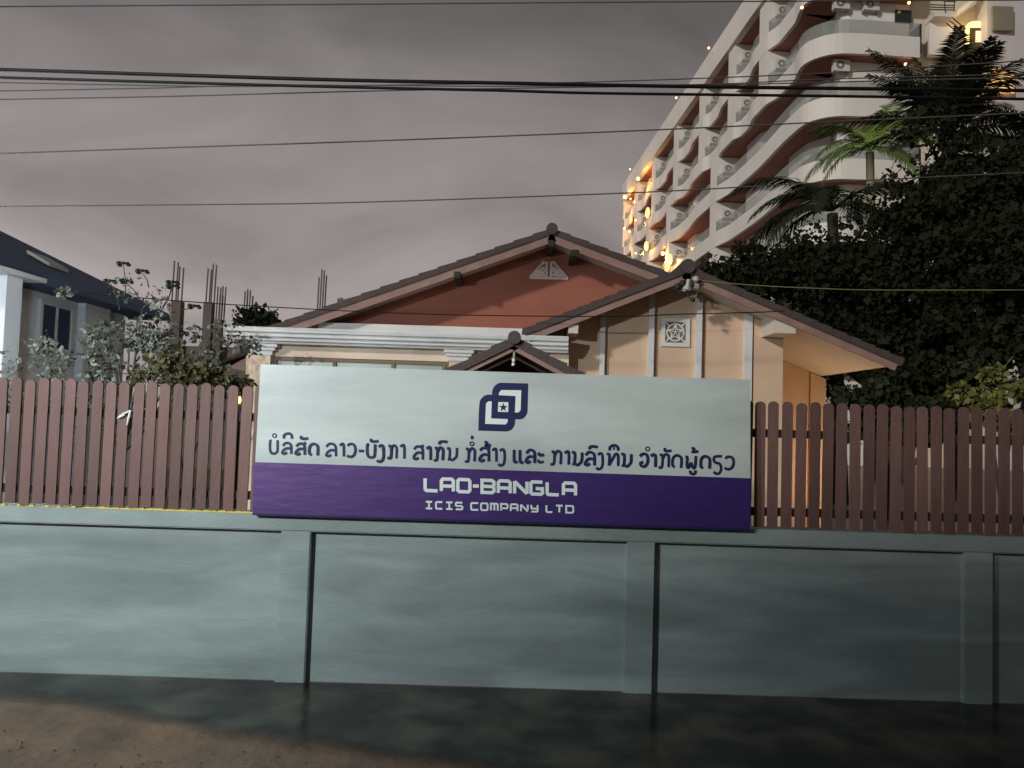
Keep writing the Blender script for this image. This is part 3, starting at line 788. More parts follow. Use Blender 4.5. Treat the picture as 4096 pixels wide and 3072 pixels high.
def ac_mesh():
    mb = MB(); mb.box(-.45, .45, -.33, 0, 0, .65, None, 0)
    c = Vector((-.1, -.335, .33))
    ringv = [c + Vector((.24 * math.cos(2 * math.pi * k / 16), 0, .24 * math.sin(2 * math.pi * k / 16))) for k in range(16)]
    mb.add(ringv, [tuple(range(16))], 1)
    inr = [c + Vector((.10 * math.cos(2 * math.pi * k / 12), -.004, .10 * math.sin(2 * math.pi * k / 12))) for k in range(12)]
    mb.add(inr, [tuple(range(12))], 0)
    mb.box(-.4, -.35, -.3, 0, -.12, -.002, None, 1).box(.35, .4, -.3, 0, -.12, -.002, None, 1)
    return mb


ac0 = None


def put_ac(a, b, z, rz=0.0):
    global ac0
    if ac0 is None:
        o = ac_mesh().build('air_conditioner', [acm, acd]); ac0 = o
    else:
        o = ac0.copy(); COL.objects.link(o)
    o.parent = tower
    p = T(Vector((a, b, z))) - C0
    o.location = p; o.rotation_euler = (0, 0, YAW + rz)


for fi, z in enumerate(FL):
    if fi < 1: continue
    DIV = DIV_HI if fi >= 5 else DIV_LO
    for k, d in enumerate(DIV):
        b0 = (DIV[k - 1] + 1.3) if k else 2.6
        d0 = min(wall_a(b0 + .5), wall_a(b0 + 2.0))
        MB().box(d0 - .04, d0 + .6, b0 + .4, b0 + 2.4, z + .25, z + 2.5, T).build('balcony_door', tdk, tower)
        if k < 6:
            put_ac(.95, d - .3, z + 2.2)
            if k < 5: put_ac(.95, d - .3, z + 1.3)
# front face windows and units
for sx, sy, w_, h_ in ((3613, 66, .95, .75), (3625, 338, .9, .8), (3640, 560, .9, .8)):
    q = P(sx, sy, 42.3) - C0; a = q.dot(tu)
    MB().box(a - w_ / 2, a + w_ / 2, .99, 1.2, q.z - h_ / 2, q.z + h_ / 2, T).build('window', tdk, tower)
for sx, sy in ((3363, 20), (3484, 22), (3362, 268)):
    q = P(sx, sy, 42.0) - C0; put_ac(q.dot(tu), 1.04, q.z - .3)
for fi, z in enumerate(FL): MB().box(5.9, 5.98, -.02, 1.3, z + .3, z + 1.9, T).build('side_rail', dark, tower)
# stair bay
sty = mat('stair_wall', (.62, .55, .42), .75)
aw = (P(3951, 250, 41.8) - C0).dot(tu)
MB().box(5.9, aw + .3, 1.3, 1.6, 0, 38, T).build('stair_wall', sty, tower)
MB().box(aw, aw + 9, .3, DEP * .4, 0, 38, T).build('right_wing', mat('wing_render', (.56, .53, .52), .75, (.48, .46, .45), .4, .6), tower)
lampy = emit('fanlight_glow', (1.0, .84, .42), .75); pinky = emit('pane_glow', (1, .55, .38), .9); grn = mat('door_green', (.06, .06, .025), .5)
ygl = emit('lit_blind', (.85, .50, .16), .62); fgl = mat('frosted_glass', (.20, .19, .14), .3)
z6 = lambda x, y: (3400 + x * .31465, y * .31465)
for dy_ in (0, 1):
    # arched door: lintel arc in photo pixels
    oy = 770 * dy_; Yd = 42.4; ox = 20 * dy_
    arcp = [(1605 + ox + 130 * math.cos(rad(180 + 18 * k)), 348 + oy + 82 * math.sin(rad(18 * k)) * -1) for k in range(11)]
    do = MB().px([z6(*p) for p in ((1455 + ox, 355 + oy), (1745 + ox, 355 + oy), (1745 + ox, 690 + oy), (1455 + ox, 690 + oy))], Yd, Yd + .2).build('arched_door', grn, tower)
    MB().px([z6(*p) for p in arcp], Yd - .02, Yd + .1).build('fanlight', lampy, do)
    MB().px([z6(*p) for p in ((1462 + ox, 350 + oy), (1520 + ox, 350 + oy), (1516 + ox, 560 + oy), (1458 + ox, 565 + oy))], Yd - .02, Yd - .002).build('sidelight', lampy, do)
    MB().px([z6(*p) for p in ((1600 + ox, 392 + oy), (1665 + ox, 392 + oy), (1662 + ox, 535 + oy), (1597 + ox, 535 + oy))], Yd - .02, Yd - .002).build('door_pane', pinky, do)
MB().px([z6(*p) for p in ((1815, 75), (2080, 85), (2078, 385), (1820, 378))], 41.6, 41.75).build('window', fgl, tower)
MB().px([z6(*p) for p in ((1815, 880), (2090, 890), (2095, 1180), (1815, 1180))], 41.6, 41.75).build('window', ygl, tower)
stf = MB()
for z_ in (2, 1, 0, -1):
    a0, b0 = z6(1050, 190 + 770 * (1 - z_) ), z6(1700, 190)
# flights and landings between the floors
for k in range(3):
    oy = 770 * (k - 0)
    MB().px([z6(*p) for p in ((1075, 150 + oy), (1330, 155 + oy), (1330, 215 + oy), (1075, 205 + oy))], 41.5, 42.5).build('stair_landing', tw, tower)
    MB().px([z6(*p) for p in ((1330, 150 + oy), (1700, -130 + oy), (1700, -70 + oy), (1330, 215 + oy))], 41.8, 42.5).build('stair_flight', tw, tower)
    MB().px([z6(*p) for p in ((1010, 205 + oy), (1215, 205 + oy), (1450, 450 + oy), (1450, 690 + oy), (1010, 690 + oy))], 42.1, 42.55).build('stair_flight', tw, tower)
    rl = MB()
    for pa, pb in (((1300, 225), (1480, 375)), ((1265, 260), (1480, 440)), ((1220, 290), (1480, 505)), ((1400, 330), (1400, 500)), ((1200, 20), (1215, 160)), ((1330, 20), (1322, 140)),
                   ((1020, 60), (1330, 70)), ((1020, 90), (1330, 100)), ((1020, 120), (1330, 128)), ((1190, 15), (1340, 20))):
        rl.tube([P(*z6(pa[0], pa[1] + oy), 41.45), P(*z6(pb[0], pb[1] + oy), 41.45)], .03, 5)
    rl.build('stair_rail', dark, tower)
# lit lamps on the tower
glow = emit('warm_lamp', (1.0, .60, .24), 3.5)
glow2 = emit('warm_globe', (1.0, .62, .24), 1.1)
z4 = lambda x, y: (2400 + x * .40687, 600 + y * .40687)
dep = lambda sx: 41.0 * 345 / (sx / 4 - 470)


def tlamp(sx, sy, Y, r, m_=glow): return MB().ball(P(sx, sy, Y), r, 8).build('ceiling_lamp', m_, tower)


for sx, sy in ((2835, 192), (2705, 391), (2520, 677)): tlamp(sx, sy, dep(sx) - 1.0, .095)
for sx, sy, Y in ((2781, 390, 66), (3208, 30, 42), (3636, 11, 41.8), (3622, 257, 41.6)): tlamp(sx, sy, Y, .085)
for q, r in (((375, 282), .2), ((245, 462), .22), ((618, 1015), .19), ((300, 480), .11), ((240, 770), .14), ((290, 800), .14), ((350, 690), .1), ((350, 1015), .1)):
    s_ = z4(*q); tlamp(s_[0], s_[1], dep(s_[0]) - .6, r)
for q in ((465, 625), (455, 945), (665, 1135), (688, 1075), (470, 610)):
    s_ = z4(*q); MB().ball(P(s_[0], s_[1], dep(s_[0]) - .6), .24, 8, 2.2).build('wall_globe', glow2, tower)
for q, en in (((400, 330), 520), ((245, 500), 420), ((600, 1090), 480), ((240, 720), 300), ((450, 640), 90), ((450, 960), 90), ((680, 1110), 120), ((250, 1010), 200)):
    s_ = z4(*q); p = P(s_[0], s_[1], dep(s_[0]) - 1.2)
    light('tower_lamp', 'POINT', p, en * .8, (1, .44, .11), .2, tower)
for oy in (0, 770):
    light('tower_lamp', 'POINT', P(*z6(1590, 230 + oy), 41.3), 45, (1, .66, .26), .2, tower)

# ------------------------------------------------------------------ neighbour house on the left
nroof = mat('flare_blue_tile', (.085, .13, .22), .7, (.06, .095, .165), 6, .7, .3, 20)  # blue cast of the lens flare put into the tile colour
nwall = mat('pale_wall', (.78, .80, .82), .75, (.69, .71, .73), 1, .6)
nb_ = thing('neighbour_house', 'white bungalow with a flare-tinted blue hipped roof and dark window left of the shrub', 'house', (-8, 11.5, 0))
ex, ze = -6.45, 3.68
vs = [(ex, 8.2, ze), (ex, 14.3, ze), (-9.6, 11.2, 5.35), (-9.6, 11.0, 5.35), (-13, 14.3, ze), (-13, 8.2, ze)]
vs2 = [(a, b, c - .12) for a, b, c in vs]
MB().add(vs + vs2, [(0, 1, 2, 3), (1, 4, 2), (4, 5, 3, 2), (5, 0, 3), (0, 6, 7, 1), (1, 7, 10, 4), (4, 10, 11, 5), (5, 11, 6, 0), (6, 11, 10, 7)]).build('roof', nroof, nb_)
xwl = -6.93
pwin = [(-1, -1)]
yw0, yw1 = 6.93 * 765 / (512 - 30), 6.93 * 765 / (512 - 61)
MB().box(-12.5, xwl, 8.7, 13.6, 0, ze - .13).build('wall', nwall, nb_)
zw1, zw0 = CAM.z + (403 - 300) / 765 * yw0, CAM.z + (403 - 343) / 765 * yw0
MB().box(xwl + .001, xwl + .03, yw0 + .12, yw1 + .1, zw0, zw1).build('window', mat('blue_glass', (.035, .055, .11), .15), nb_)
wfm = MB(); ya_, yb_ = yw0 + .12, yw1 + .1
wfm.box(xwl + .002, xwl + .06, ya_ - .06, ya_ - .001, zw0 - .06, zw1 + .06).box(xwl + .002, xwl + .06, yb_ + .001, yb_ + .06, zw0 - .06, zw1 + .06).box(xwl + .002, xwl + .058, ya_, yb_, zw1 + .001, zw1 + .06).box(xwl + .002, xwl + .10, ya_, yb_, zw0 - .06, zw0 - .001).box(xwl + .031, xwl + .05, (ya_ + yb_) / 2 - .02, (ya_ + yb_) / 2 + .02, zw0, zw1)
wfm.build('window_frame', white, nb_)
MB().box(xwl + .001, xwl + .12, yw1 + .35, yw1 + 1.1, 0, ze - .13).build('pilaster', nwall, nb_)
# porch block nearer the street
MB().box(-7.6, P(90, 1150, 9.6).x, 9.3, 9.6, 0, P(90, 1116, 9.6).z).build('porch_column', nwall, nb_)
MB().box(-9, P(130, 1110, 9.6).x, 8.6, 9.9, P(90, 1115, 9.6).z, P(90, 1098, 9.6).z).build('porch_canopy', white, nb_)
pl_ = [P(160, 1028, 9.2), P(197, 1040, 9.2), P(197, 1085, 9.2), P(160, 1072, 9.2)]
sl = MB(); fx = lambda y, x: ze + (ex - x) * (5.35 - ze) / (9.6 - 6.45) + .02
for xa, xb, ya, yb in ((-7.35, -7.0, 11.4, 11.9),):
    sl.add([(xa, ya, fx(0, xa)), (xb, ya, fx(0, xb)), (xb, yb, fx(0, xb)), (xa, yb, fx(0, xa)), (xa, ya, fx(0, xa) + .05), (xb, ya, fx(0, xb) + .05), (xb, yb, fx(0, xb) + .05), (xa, yb, fx(0, xa) + .05)],
           [(4, 5, 6, 7), (0, 1, 5, 4), (1, 2, 6, 5), (2, 3, 7, 6), (3, 0, 4, 7)])
sl.build('skylight', mat('skylight_pane', (.42, .44, .45), .4), nb_)

# ------------------------------------------------------------------ unfinished building: columns with rebar
ub = thing('unfinished_building', 'bare concrete columns with upright rebar of an unfinished building', 'construction site', (-4, 25, 0))
conc = mat('raw_concrete', (.17, .14, .125), .85, (.12, .10, .09), 2, .7); steel = mat('rusty_rebar', (.16, .12, .115), .7)
UY = 25.0
for x0, x1, yt, rb, yr in ((685, 723, 1203, (693, 716), 1060), (814, 848, 1207, (829, 849), 1066), (855, 884, 1277, (868, 878, 888), 1160), (974, 1004, 1330, (977, 987, 998), 1165),
                           (1268, 1300, 1290, (1274, 1284, 1294), 1091), (1346, 1366, 1300, (1350, 1361), 1178), (1080, 1104, 1330, (1085, 1098), 1230)):
    a, b = P(x0, yt, UY), P(x1, yt, UY)
    c_ = MB().box(a.x, b.x, UY, UY + (b.x - a.x), 0, a.z).build('column', conc, ub)
    rbm = MB()
    for j, xr0 in enumerate(rb):
        q = P(xr0, yr, UY)
        for dy_ in (.1, .8): rbm.tube([Vector((q.x + .03 * (dy_ > .5), UY + dy_ * (b.x - a.x), a.z - .1)), Vector((q.x + .02 + .03 * (dy_ > .5), UY + dy_ * (b.x - a.x), q.z + .15 * math.sin(xr0)))], .026, 5)
    rbm.build('rebar', steel, c_)
MB().box(P(640, 1390, UY).x, P(1380, 1390, UY).x, UY + .2, UY + 6, 0.0, P(700, 1380, UY).z).build('floor_slab', conc, ub)

# ------------------------------------------------------------------ power lines
bkw = mat('black_cable', (.008, .008, .009), .6, spec=.2); gyw = mat('grey_cable', (.10, .09, .09), .7, spec=.2)


def wire(pts, Y, w, label, m_=bkw, Y2_=None, ext=True):
    k = len(pts); P3 = []
    for i, (sx, sy) in enumerate(pts):
        yy = Y if Y2_ is None else Y + (Y2_ - Y) * i / (k - 1)
        P3.append(P(sx, sy, yy))
    if ext:
        P3.insert(0, P3[0] + (P3[0] - P3[1]).normalized() * 4); P3.append(P3[-1] + (P3[-1] - P3[-2]).normalized() * 4)
    q = smooth2(P3)
    o = MB().tube(q, w * Y / 765 / 2, 7).build('power_line', m_, smooth=True)
    return tag(o, label, 'power line', 'power lines strung over the street')


wire([(0, 278), (700, 300), (1400, 321), (2000, 332), (2400, 340), (2807, 347), (3300, 353), (4096, 362)], 5.0, 3.7, 'thickest black cable, upper of the heavy pair crossing the whole sky')
wire([(0, 310), (700, 330), (1400, 349), (2000, 362), (2400, 373), (3300, 384), (4096, 396)], 5.0, 2.9, 'heavy black cable just below the thickest one')
wire([(-100, 31), (63, 26), (1400, 17), (2600, 8), (4096, 0)], 8.5, 1.3, 'faint thin line skimming the very top of the sky', gyw)
wire([(0, 330), (500, 340), (1000, 346), (1700, 338), (2400, 327), (3300, 293), (3700, 268), (4096, 243)], 6.5, 1.2, 'thin line crossing the heavy pair and rising to the right, top of the faint three', gyw)
wire([(0, 364), (630, 352), (1100, 340), (2000, 345), (2800, 338), (3300, 317), (4096, 296)], 6.5, 1.2, 'thin line woven closest under the heavy pair, middle of the faint three', gyw)
wire([(0, 398), (700, 385), (1400, 366), (2100, 352), (2800, 342), (3300, 329), (4096, 310)], 6.7, 1.3, 'thin line below the heavy pair at the left edge, lowest of the faint three', gyw)
wire([(0, 614), (700, 590), (1400, 567), (2400, 529), (3300, 488), (3700, 470), (4096, 452)], 6.3, 1.45, 'single thin line mid sky running across the tower balconies', gyw)
wire([(0, 826), (700, 819), (1400, 810), (2400, 776), (2847, 755), (3214, 734), (4096, 690)], 6.8, 1.35, 'single thin line low in the sky meeting the palm fronds', gyw)
wire([(300, 1168), (533, 1189), (1000, 1223), (1718, 1257), (2450, 1266), (2701, 1257), (3000, 1250), (3135, 1244)], 9.9, 1.1, 'thin dark service wire sagging across both house gables', bkw, ext=False)
wire([(2790, 1120), (2921, 1134), (3100, 1146), (3283, 1154), (3500, 1160), (4150, 1160)], 10.4, 1.0, 'pale greenish service wire leading right from the gable peak past dark trees', mat('pale_wire', (.20, .22, .10), .5), ext=False)

# ------------------------------------------------------------------ vegetation
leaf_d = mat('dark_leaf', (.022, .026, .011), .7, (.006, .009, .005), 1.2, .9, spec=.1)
leaf_y = mat('yellow_green_leaf', (.17, .16, .035), .6, (.06, .075, .02), 6, .9)
leaf_g = mat('grey_green_leaf', (.115, .125, .095), .7, (.06, .07, .05), 4, .9)
leaf_m = mat('mid_leaf', (.028, .036, .015), .6, (.014, .02, .009), 4, .9, spec=.15)
bark = mat('bark', (.075, .06, .048), .85, (.04, .033, .027), 8, .8, .4, 20)


def leaves(rng, cl, n_per, size, name, m_, par, shell=.35):
    V = []; Fc = []
    for (c, r) in cl:
        n = max(8, int(n_per))
        d = rng.standard_normal((n, 3)); d /= np.linalg.norm(d, axis=1)[:, None]
        rr_ = (shell + (1 - shell) * rng.random(n) ** .6) * (1 + .25 * rng.standard_normal(n) * .5)
        p = np.array(c)[None] + d * rr_[:, None] * np.array(r)[None]
        ax = rng.standard_normal((n, 3)) + np.array([0, 0, -.5]); ax /= np.linalg.norm(ax, axis=1)[:, None]
        s2 = np.cross(ax, rng.standard_normal((n, 3))); s2 /= np.linalg.norm(s2, axis=1)[:, None]
        L = size * (.4 + 1.3 * rng.random(n) ** 2)[:, None]; w = L * .36
        o = len(V) * 4 if False else sum(len(v) for v in V)
        q = np.stack([p, p + ax * L * .5 + s2 * w, p + ax * L, p + ax * L * .5 - s2 * w], 1).reshape(-1, 3)
        V.append(q); Fc.append(np.arange(n * 4).reshape(n, 4) + o)
    v = np.concatenate(V); f = np.concatenate(Fc)
    me = bpy.data.meshes.new(name); me.vertices.add(len(v)); me.vertices.foreach_set('co', v.astype(np.float32).ravel())
    me.loops.add(f.size); me.loops.foreach_set('vertex_index', f.astype(np.int32).ravel())
    me.polygons.add(len(f)); me.polygons.foreach_set('loop_start', np.arange(0, f.size, 4, dtype=np.int32)); me.polygons.foreach_set('loop_total', np.full(len(f), 4, np.int32))
    me.materials.append(m_); me.update(); me.validate()
    o = bpy.data.objects.new(name, me); COL.objects.link(o); o.parent = par; o.matrix_parent_inverse = inv(par)
    return o


def tree(name, label, cat, base, blobs, seed, n_per, size, m_, trunk_r, clr=.9, group=None, twigs=14):
    """blobs: list of (photo x, photo y, depth, radius m): lumps of the crown"""
    rng = np.random.default_rng(seed)
    t_ = thing(name, label, cat, base, group)
    cl = []
    for sx, sy, Y, R in blobs:
        c = P(sx, sy, Y)
        for k in range(max(4, int(9 * R))):
            d = rng.standard_normal(3); d /= np.linalg.norm(d); q = np.array(c) + d * R * (.25 + 1.05 * rng.random() ** .8)
            rr_ = clr * (.3 + .75 * rng.random()); cl.append((q, (rr_, rr_, rr_ * .75)))
    leaves(rng, cl, n_per, size, 'crown', m_, t_)
    tr = MB(); cs = [P(*b_[:3]) for b_ in blobs]; mid = sum(cs, Vector()) / len(cs)
    b0 = Vector(base); fork = b0.lerp(mid, .55); fork.z = max(fork.z, b0.z + .4)
    tr.tube([b0, b0.lerp(fork, .5) + Vector((trunk_r * .4, 0, 0)), fork], [trunk_r, trunk_r * .8, trunk_r * .65], 8)
    for c in cs: tr.tube([fork, fork.lerp(c, .5) + Vector((0, 0, .15)), c], [trunk_r * .5, trunk_r * .3, trunk_r * .12], 6)
    for k in range(twigs):
        q, r_ = cl[int(rng.integers(len(cl)))]; c = min(cs, key=lambda c: (c - Vector(q)).length)
        tr.tube([c, Vector(q)], [trunk_r * .14, trunk_r * .05], 5)
    tr.build('trunk', bark, t_, smooth=True)
    return t_


def palm(label, crown_px, Y, nfr, L, seed, m_, droop=1.0, trunk_r=.16, angs=None, wl=.55):
    rng = np.random.default_rng(seed); c = P(*crown_px, Y)
    t_ = thing('palm_tree', label, 'palm tree', (c.x + .3, Y, 0), 'coconut palms in front of the tower')
    MB().tube([(c.x + .3, Y, 0), (c.x + .15, Y, c.z * .5), (c.x, Y, c.z - .1)], [trunk_r * 1.3, trunk_r, trunk_r * .85], 10).build('trunk', bark, t_, smooth=True)
    for k in range(nfr):
        az, el, fl_ = angs[k]
        l = L * fl_ * rng.uniform(.9, 1.1); d = Vector((math.cos(az) * math.cos(el), math.sin(az) * math.cos(el), math.sin(el)))
        mb = MB(); pts = []; n = 30; p = c.copy(); dd = d.copy()
        for i in range(n + 1):
            pts.append(p.copy()); p = p + dd * l / n; dd = (dd + Vector((0, 0, -.052 * droop))).normalized()
        mb.tube(pts, [max(.045 * (1 - i / n), .006) for i in range(n + 1)], 5)
        for i in range(4, n + 1):
            tg = (pts[min(i + 1, n)] - pts[i - 1]).normalized(); sd_ = tg.cross(Vector((0, 0, 1)))
            if sd_.length < .1: sd_ = Vector((1, 0, 0))
            sd_.normalize(); up = sd_.cross(tg)
            ll = wl * math.sin(math.pi * min(i / n * .86 + .14, .97)) ** .6
            for sg in (-1, 1):
                for h in range(2):
                    b0 = pts[i] + tg * (h * l / n * .5)
                    dr = (sd_ * sg * .8 + tg * .75 + up * rng.uniform(-.1, .25) + Vector((0, 0, -.25))).normalized()
                    e1 = b0 + dr * ll * .5; e2 = e1 + (dr + Vector((0, 0, -.45))).normalized() * ll * .5
                    wv_ = tg * .022
                    mb.add([b0 - wv_, b0 + wv_, e1 + wv_ * 1.1, e1 - wv_ * 1.1, e2], [(0, 1, 2, 3), (3, 2, 4)])
        mb.build('frond', m_, t_)
    return t_


B = lambda sx, Y: (P(sx, 1700, Y).x, Y, 0)
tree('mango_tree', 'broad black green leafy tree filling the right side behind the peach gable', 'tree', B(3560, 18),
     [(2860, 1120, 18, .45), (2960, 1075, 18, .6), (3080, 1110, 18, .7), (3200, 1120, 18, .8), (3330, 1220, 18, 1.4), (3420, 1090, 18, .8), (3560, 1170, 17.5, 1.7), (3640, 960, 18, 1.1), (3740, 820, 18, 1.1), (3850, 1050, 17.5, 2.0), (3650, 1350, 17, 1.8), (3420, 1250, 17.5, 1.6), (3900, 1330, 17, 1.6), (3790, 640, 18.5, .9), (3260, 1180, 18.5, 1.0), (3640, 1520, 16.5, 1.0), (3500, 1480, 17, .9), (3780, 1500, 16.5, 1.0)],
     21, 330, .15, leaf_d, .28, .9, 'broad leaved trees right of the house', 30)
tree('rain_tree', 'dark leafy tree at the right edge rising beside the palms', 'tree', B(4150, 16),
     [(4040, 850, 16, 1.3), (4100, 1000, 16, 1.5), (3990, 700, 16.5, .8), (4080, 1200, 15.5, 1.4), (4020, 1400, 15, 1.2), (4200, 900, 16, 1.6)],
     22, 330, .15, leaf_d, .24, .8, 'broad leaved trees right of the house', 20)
tree('garden_shrub', 'yellow green lit shrub just above the fence at the right edge', 'shrub', B(3990, 7.6),
     [(3940, 1590, 7.6, .22), (4030, 1570, 7.6, .25), (3990, 1640, 7.5, .25), (4085, 1620, 7.6, .25)], 23, 170, .075, leaf_y, .03, .16, None, 6)
tree('garden_shrub', 'dark drooping bush under the right eave of the peach gable', 'shrub', B(3600, 9.5),
     [(3450, 1640, 9.5, .25), (3600, 1640, 9.4, .3), (3740, 1600, 9.5, .35), (3850, 1580, 9.5, .35), (3520, 1570, 9.6, .15)], 24, 160, .10, leaf_m, .05, .25, None, 8)
tree('sapling_tree', 'sparse grey green lamplit tree before the white bungalow on the left', 'tree', B(470, 8.6),
     [(300, 1330, 8.6, .42), (420, 1290, 8.7, .4), (470, 1430, 8.6, .5), (570, 1230, 8.8, .3), (620, 1390, 8.6, .45), (740, 1330, 8.6, .4), (800, 1440, 8.5, .45), (200, 1450, 8.5, .35), (350, 1440, 8.6, .4), (90, 1470, 8.4, .25), (900, 1470, 8.5, .32), (930, 1370, 8.6, .2), (520, 1330, 8.7, .4), (680, 1460, 8.6, .4), (560, 1500, 8.5, .4)],
     25, 75, .05, leaf_g, .045, .22, None, 70)
tree('papaya_tree', 'small dark leafed tree peeping over the white cornice end', 'tree', B(1010, 15),
     [(990, 1275, 15, .16), (1035, 1262, 15, .2), (1070, 1285, 15, .16)], 26, 50, .13, leaf_m, .06, .2, None, 6)
# thin flower stalks above the sapling
ft = MB()
for a, b in (((500, 1200), (493, 1060)), ((595, 1150), (568, 1090)), ((650, 1230), (690, 1135)), ((560, 1200), (505, 1130)), ((720, 1240), (776, 1230)), ((480, 1240), (440, 1130)), ((640, 1250), (690, 1150))):
    pa, pb = P(*a, 8.7), P(*b, 8.7); ft.tube([pa, (pa + pb) / 2 + Vector((.02, 0, 0)), pb], [.008, .006, .004], 5)
    for k in range(6): ft.ball(pb + Vector((random.Random(k).uniform(-.07, .07), random.Random(k + 9).uniform(-.05, .05), random.Random(k + 5).uniform(-.02, .04))), .03, 5, .6)
stalk = thing('flower_stalks', 'thin flowering stalks standing against the sky above the lamplit sapling', 'plant', P(560, 1500, 8.7))
ft.build('stalks', leaf_m, stalk)

tree('garden_shrub', 'olive yellow bush behind the left pickets below the concrete columns', 'shrub', B(730, 7.4),
     [(640, 1520, 7.4, .2), (740, 1490, 7.4, .24), (830, 1510, 7.4, .22), (900, 1530, 7.4, .16)], 27, 110, .06, mat('olive_leaf', (.13, .12, .05), .7, (.075, .075, .035), 5, .9), .03, .14, None, 8)
A_ = lambda az, el, f=1.0: (rad(az), rad(el), f)
palm('black tall coconut palm with upright fronds before the tower stair', (3790, 540), 22, 25, 2.7, 31, leaf_d, .62, .2,
     [A_(168, 60), A_(160, 72), A_(120, 78), A_(80, 80), A_(50, 72), A_(40, 64), A_(28, 58), A_(15, 40), A_(-5, 24), A_(-30, 55), A_(-70, 66), A_(250, 72), A_(200, 50), A_(175, 15), A_(210, 5), A_(-20, 5), A_(320, -10), A_(90, 70), A_(100, 55), A_(270, 60), A_(280, 45), A_(170, 66, 1.3), A_(40, 66, 1.2), A_(25, 48, 1.2), A_(182, 30, 1.1)], .8)
palm('coconut palm with green lit fronds close under the tower balcony', (3480, 600), 30, 13, 2.9, 32, mat('palm_leaf', (.075, .11, .028), .55, (.045, .065, .018), 3, .8), 1.2, .18,
     [A_(190, 35), A_(170, 60), A_(205, 20), A_(150, 25), A_(120, 65), A_(60, 60), A_(30, 45), A_(10, 25), A_(-30, 40), A_(-70, 50), A_(240, 45), A_(270, 60), A_(185, 5)], .75)
palm('dark low coconut palm drooping over the mango tree toward the tower', (3330, 840), 20, 11, 2.9, 34, leaf_m, 1.25, .16,
     [A_(185, 40), A_(172, 20), A_(165, 55), A_(200, 15), A_(140, 30), A_(100, 60), A_(50, 50), A_(20, 35), A_(-40, 40), A_(240, 35), A_(190, 0)], .7)
palm('coconut palm at the right edge with long fronds reaching inward', (4230, 640), 19, 11, 3.4, 33, leaf_d, 1.1, .18,
     [A_(170, 62), A_(180, 40), A_(190, 22), A_(160, 5), A_(150, 30), A_(90, 50), A_(60, 40), A_(20, 40), A_(-40, 30), A_(200, 50), A_(120, 20)], .65)

# ------------------------------------------------------------------ lamps that light the street side
sl_ = thing('street_lamp', 'white street lamp on a steel pole beyond the left edge', 'street lamp', (-4.75, .1, 0))
LP = Vector((-4.6, .3, 3.75))
MB().tube([(-4.75, .1, 0), (-4.75, .1, 3.75), (-4.68, .2, 4.0)], [.07, .05, .04], 10).build('pole', galv, sl_)
MB().tube([LP + Vector((0, 0, .16)), LP + Vector((0, 0, .07))], [.06, .16], 14).build('shade', galv, sl_)
sp_ = light('lamp_light', 'SPOT', LP, 1650, (.88, .97, 1.0), .07, sl_)
sp_.data.spot_size = rad(110); sp_.data.spot_blend = 1.0
sp_.rotation_euler = (Vector((-3.6, 5.5, 1.35)) - LP).to_track_quat('-Z', 'Y').to_euler()
# warm lamp in the yard behind the fence on the right
yd = thing('yard_lamp', 'low warm lamp standing in the yard behind the right pickets', 'lamp', (P(3420, 1900, 11.8).x, 11.8, 0))
yp = Vector((P(3420, 1900, 11.8).x, 11.8, 1.1))
MB().tube([(yp.x, yp.y, 0), (yp.x, yp.y, 1.0)], .03, 8).build('post', dark, yd)
MB().ball(yp, .07, 10).build('globe', emit('yard_glow', (1, .6, .2), 6), yd)
light('yard_light', 'POINT', yp + Vector((0, 0, .02)), 150, (1, .72, .42), .08, yd)
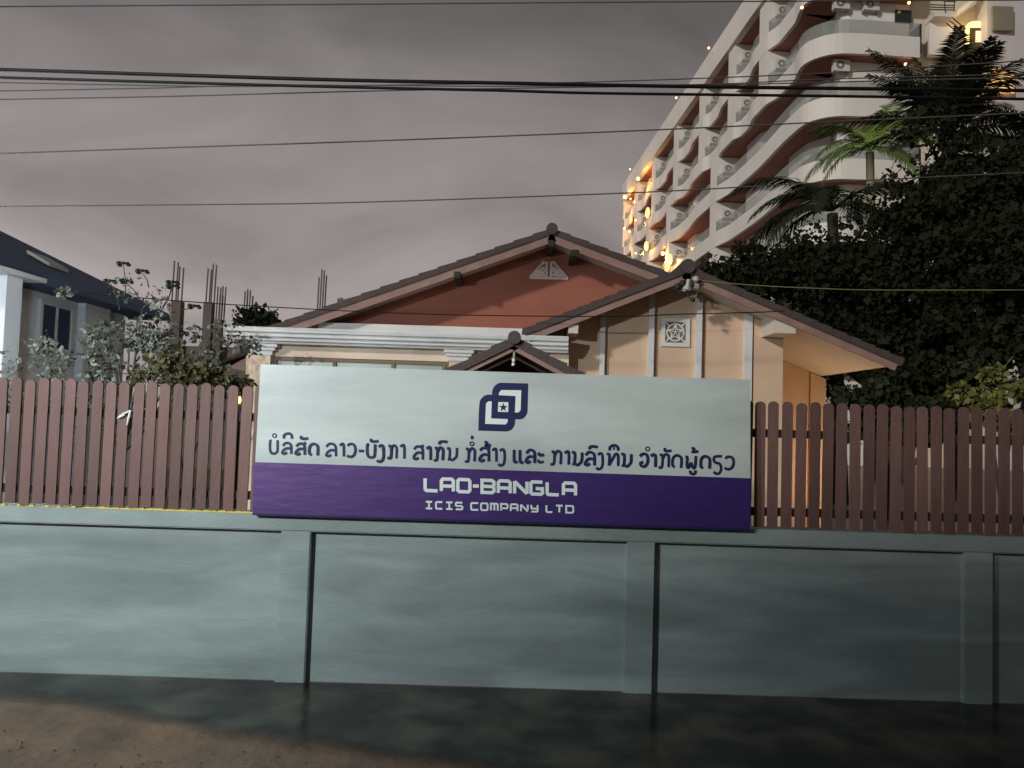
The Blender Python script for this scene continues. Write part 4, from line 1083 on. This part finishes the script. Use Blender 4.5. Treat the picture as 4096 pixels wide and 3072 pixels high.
# small flame-coloured lamp seen between two pickets
fl = thing('garden_lantern', 'small orange lantern glowing between two left pickets near the banner', 'lantern', P(958, 1700, 6.3))
fl.location.z = 0
fp = P(958, 1600, 6.3)
MB().tube([(fp.x, 6.3, 0), (fp.x, 6.3, fp.z - .05)], .015, 6).build('post', dark, fl)
MB().ball(fp, .014, 8, 2.2).build('flame', emit('flame', (1, .5, .12), 5), fl)

# cool porch lamp of the bungalow, just past the left edge
pl2 = thing('porch_lamp', 'cool white lamp on a short post beside the bungalow', 'lamp', (-4.95, 7.2, 0))
MB().tube([(-4.95, 7.2, 0), (-4.95, 7.2, 2.5)], .03, 8).build('post', galv, pl2)
MB().ball((-4.95, 7.2, 2.6), .08, 10).build('globe', emit('cool_glow', (.8, .9, 1), 8), pl2)
light('porch_light', 'POINT', (-4.95, 7.2, 2.62), 520, (.78, .9, 1), .09, pl2)
# flood light in the tower garden that greens the short palm
light('garden_flood', 'POINT', P(3440, 720, 28.2), 420, (.95, 1, .6), .3, tower)
# pebbles in the wet dirt
rr = random.Random(77); pb = MB()
for k in range(130):
    sx_ = rr.uniform(-200, 1300); q = G(sx_, 2830 + max(sx_, 0) * .17 + rr.uniform(0, 250)); r_ = rr.uniform(.003, .009)
    pb.ball((q.x, q.y, .001), r_, 5, .7)
tag(pb.build('pebbles', mat('pebble', (.16, .12, .085), .6, (.08, .06, .045), 40, .8)), kind='stuff')
# unseen shop row added behind viewer, shaped to keep town glow off street wall
sh = thing('glow_blocker_row', 'added unseen shop row blocking town glow from the street wall', 'light blocker', (-6, -12, 0))
smt = mat('blocker_render', (.22, .20, .18), .85, (.16, .15, .14), 1, .6)
for x0, x1, h in ((-40, -27, 8.3), (-27, -22.5, 8.8), (-22.5, -19, 8.2), (-19, -3, 7.55), (-3, 6, 8.4), (6, 18, 7.8)):
    MB().box(x0, x1 - .01, -15, -9, 0, h).build('wall', smt, sh)
    MB().box(x0 + .4, x1 - .5, -8.99, -8.9, .1, 2.8).build('blocker_shutter', mat('blocker_shutter', (.12, .12, .13), .5), sh)
    for z in (4.2, 6.0): MB().box(x0 + 1, x1 - 1.2, -8.99, -8.93, z, z + 1.4).build('window', tdk, sh)
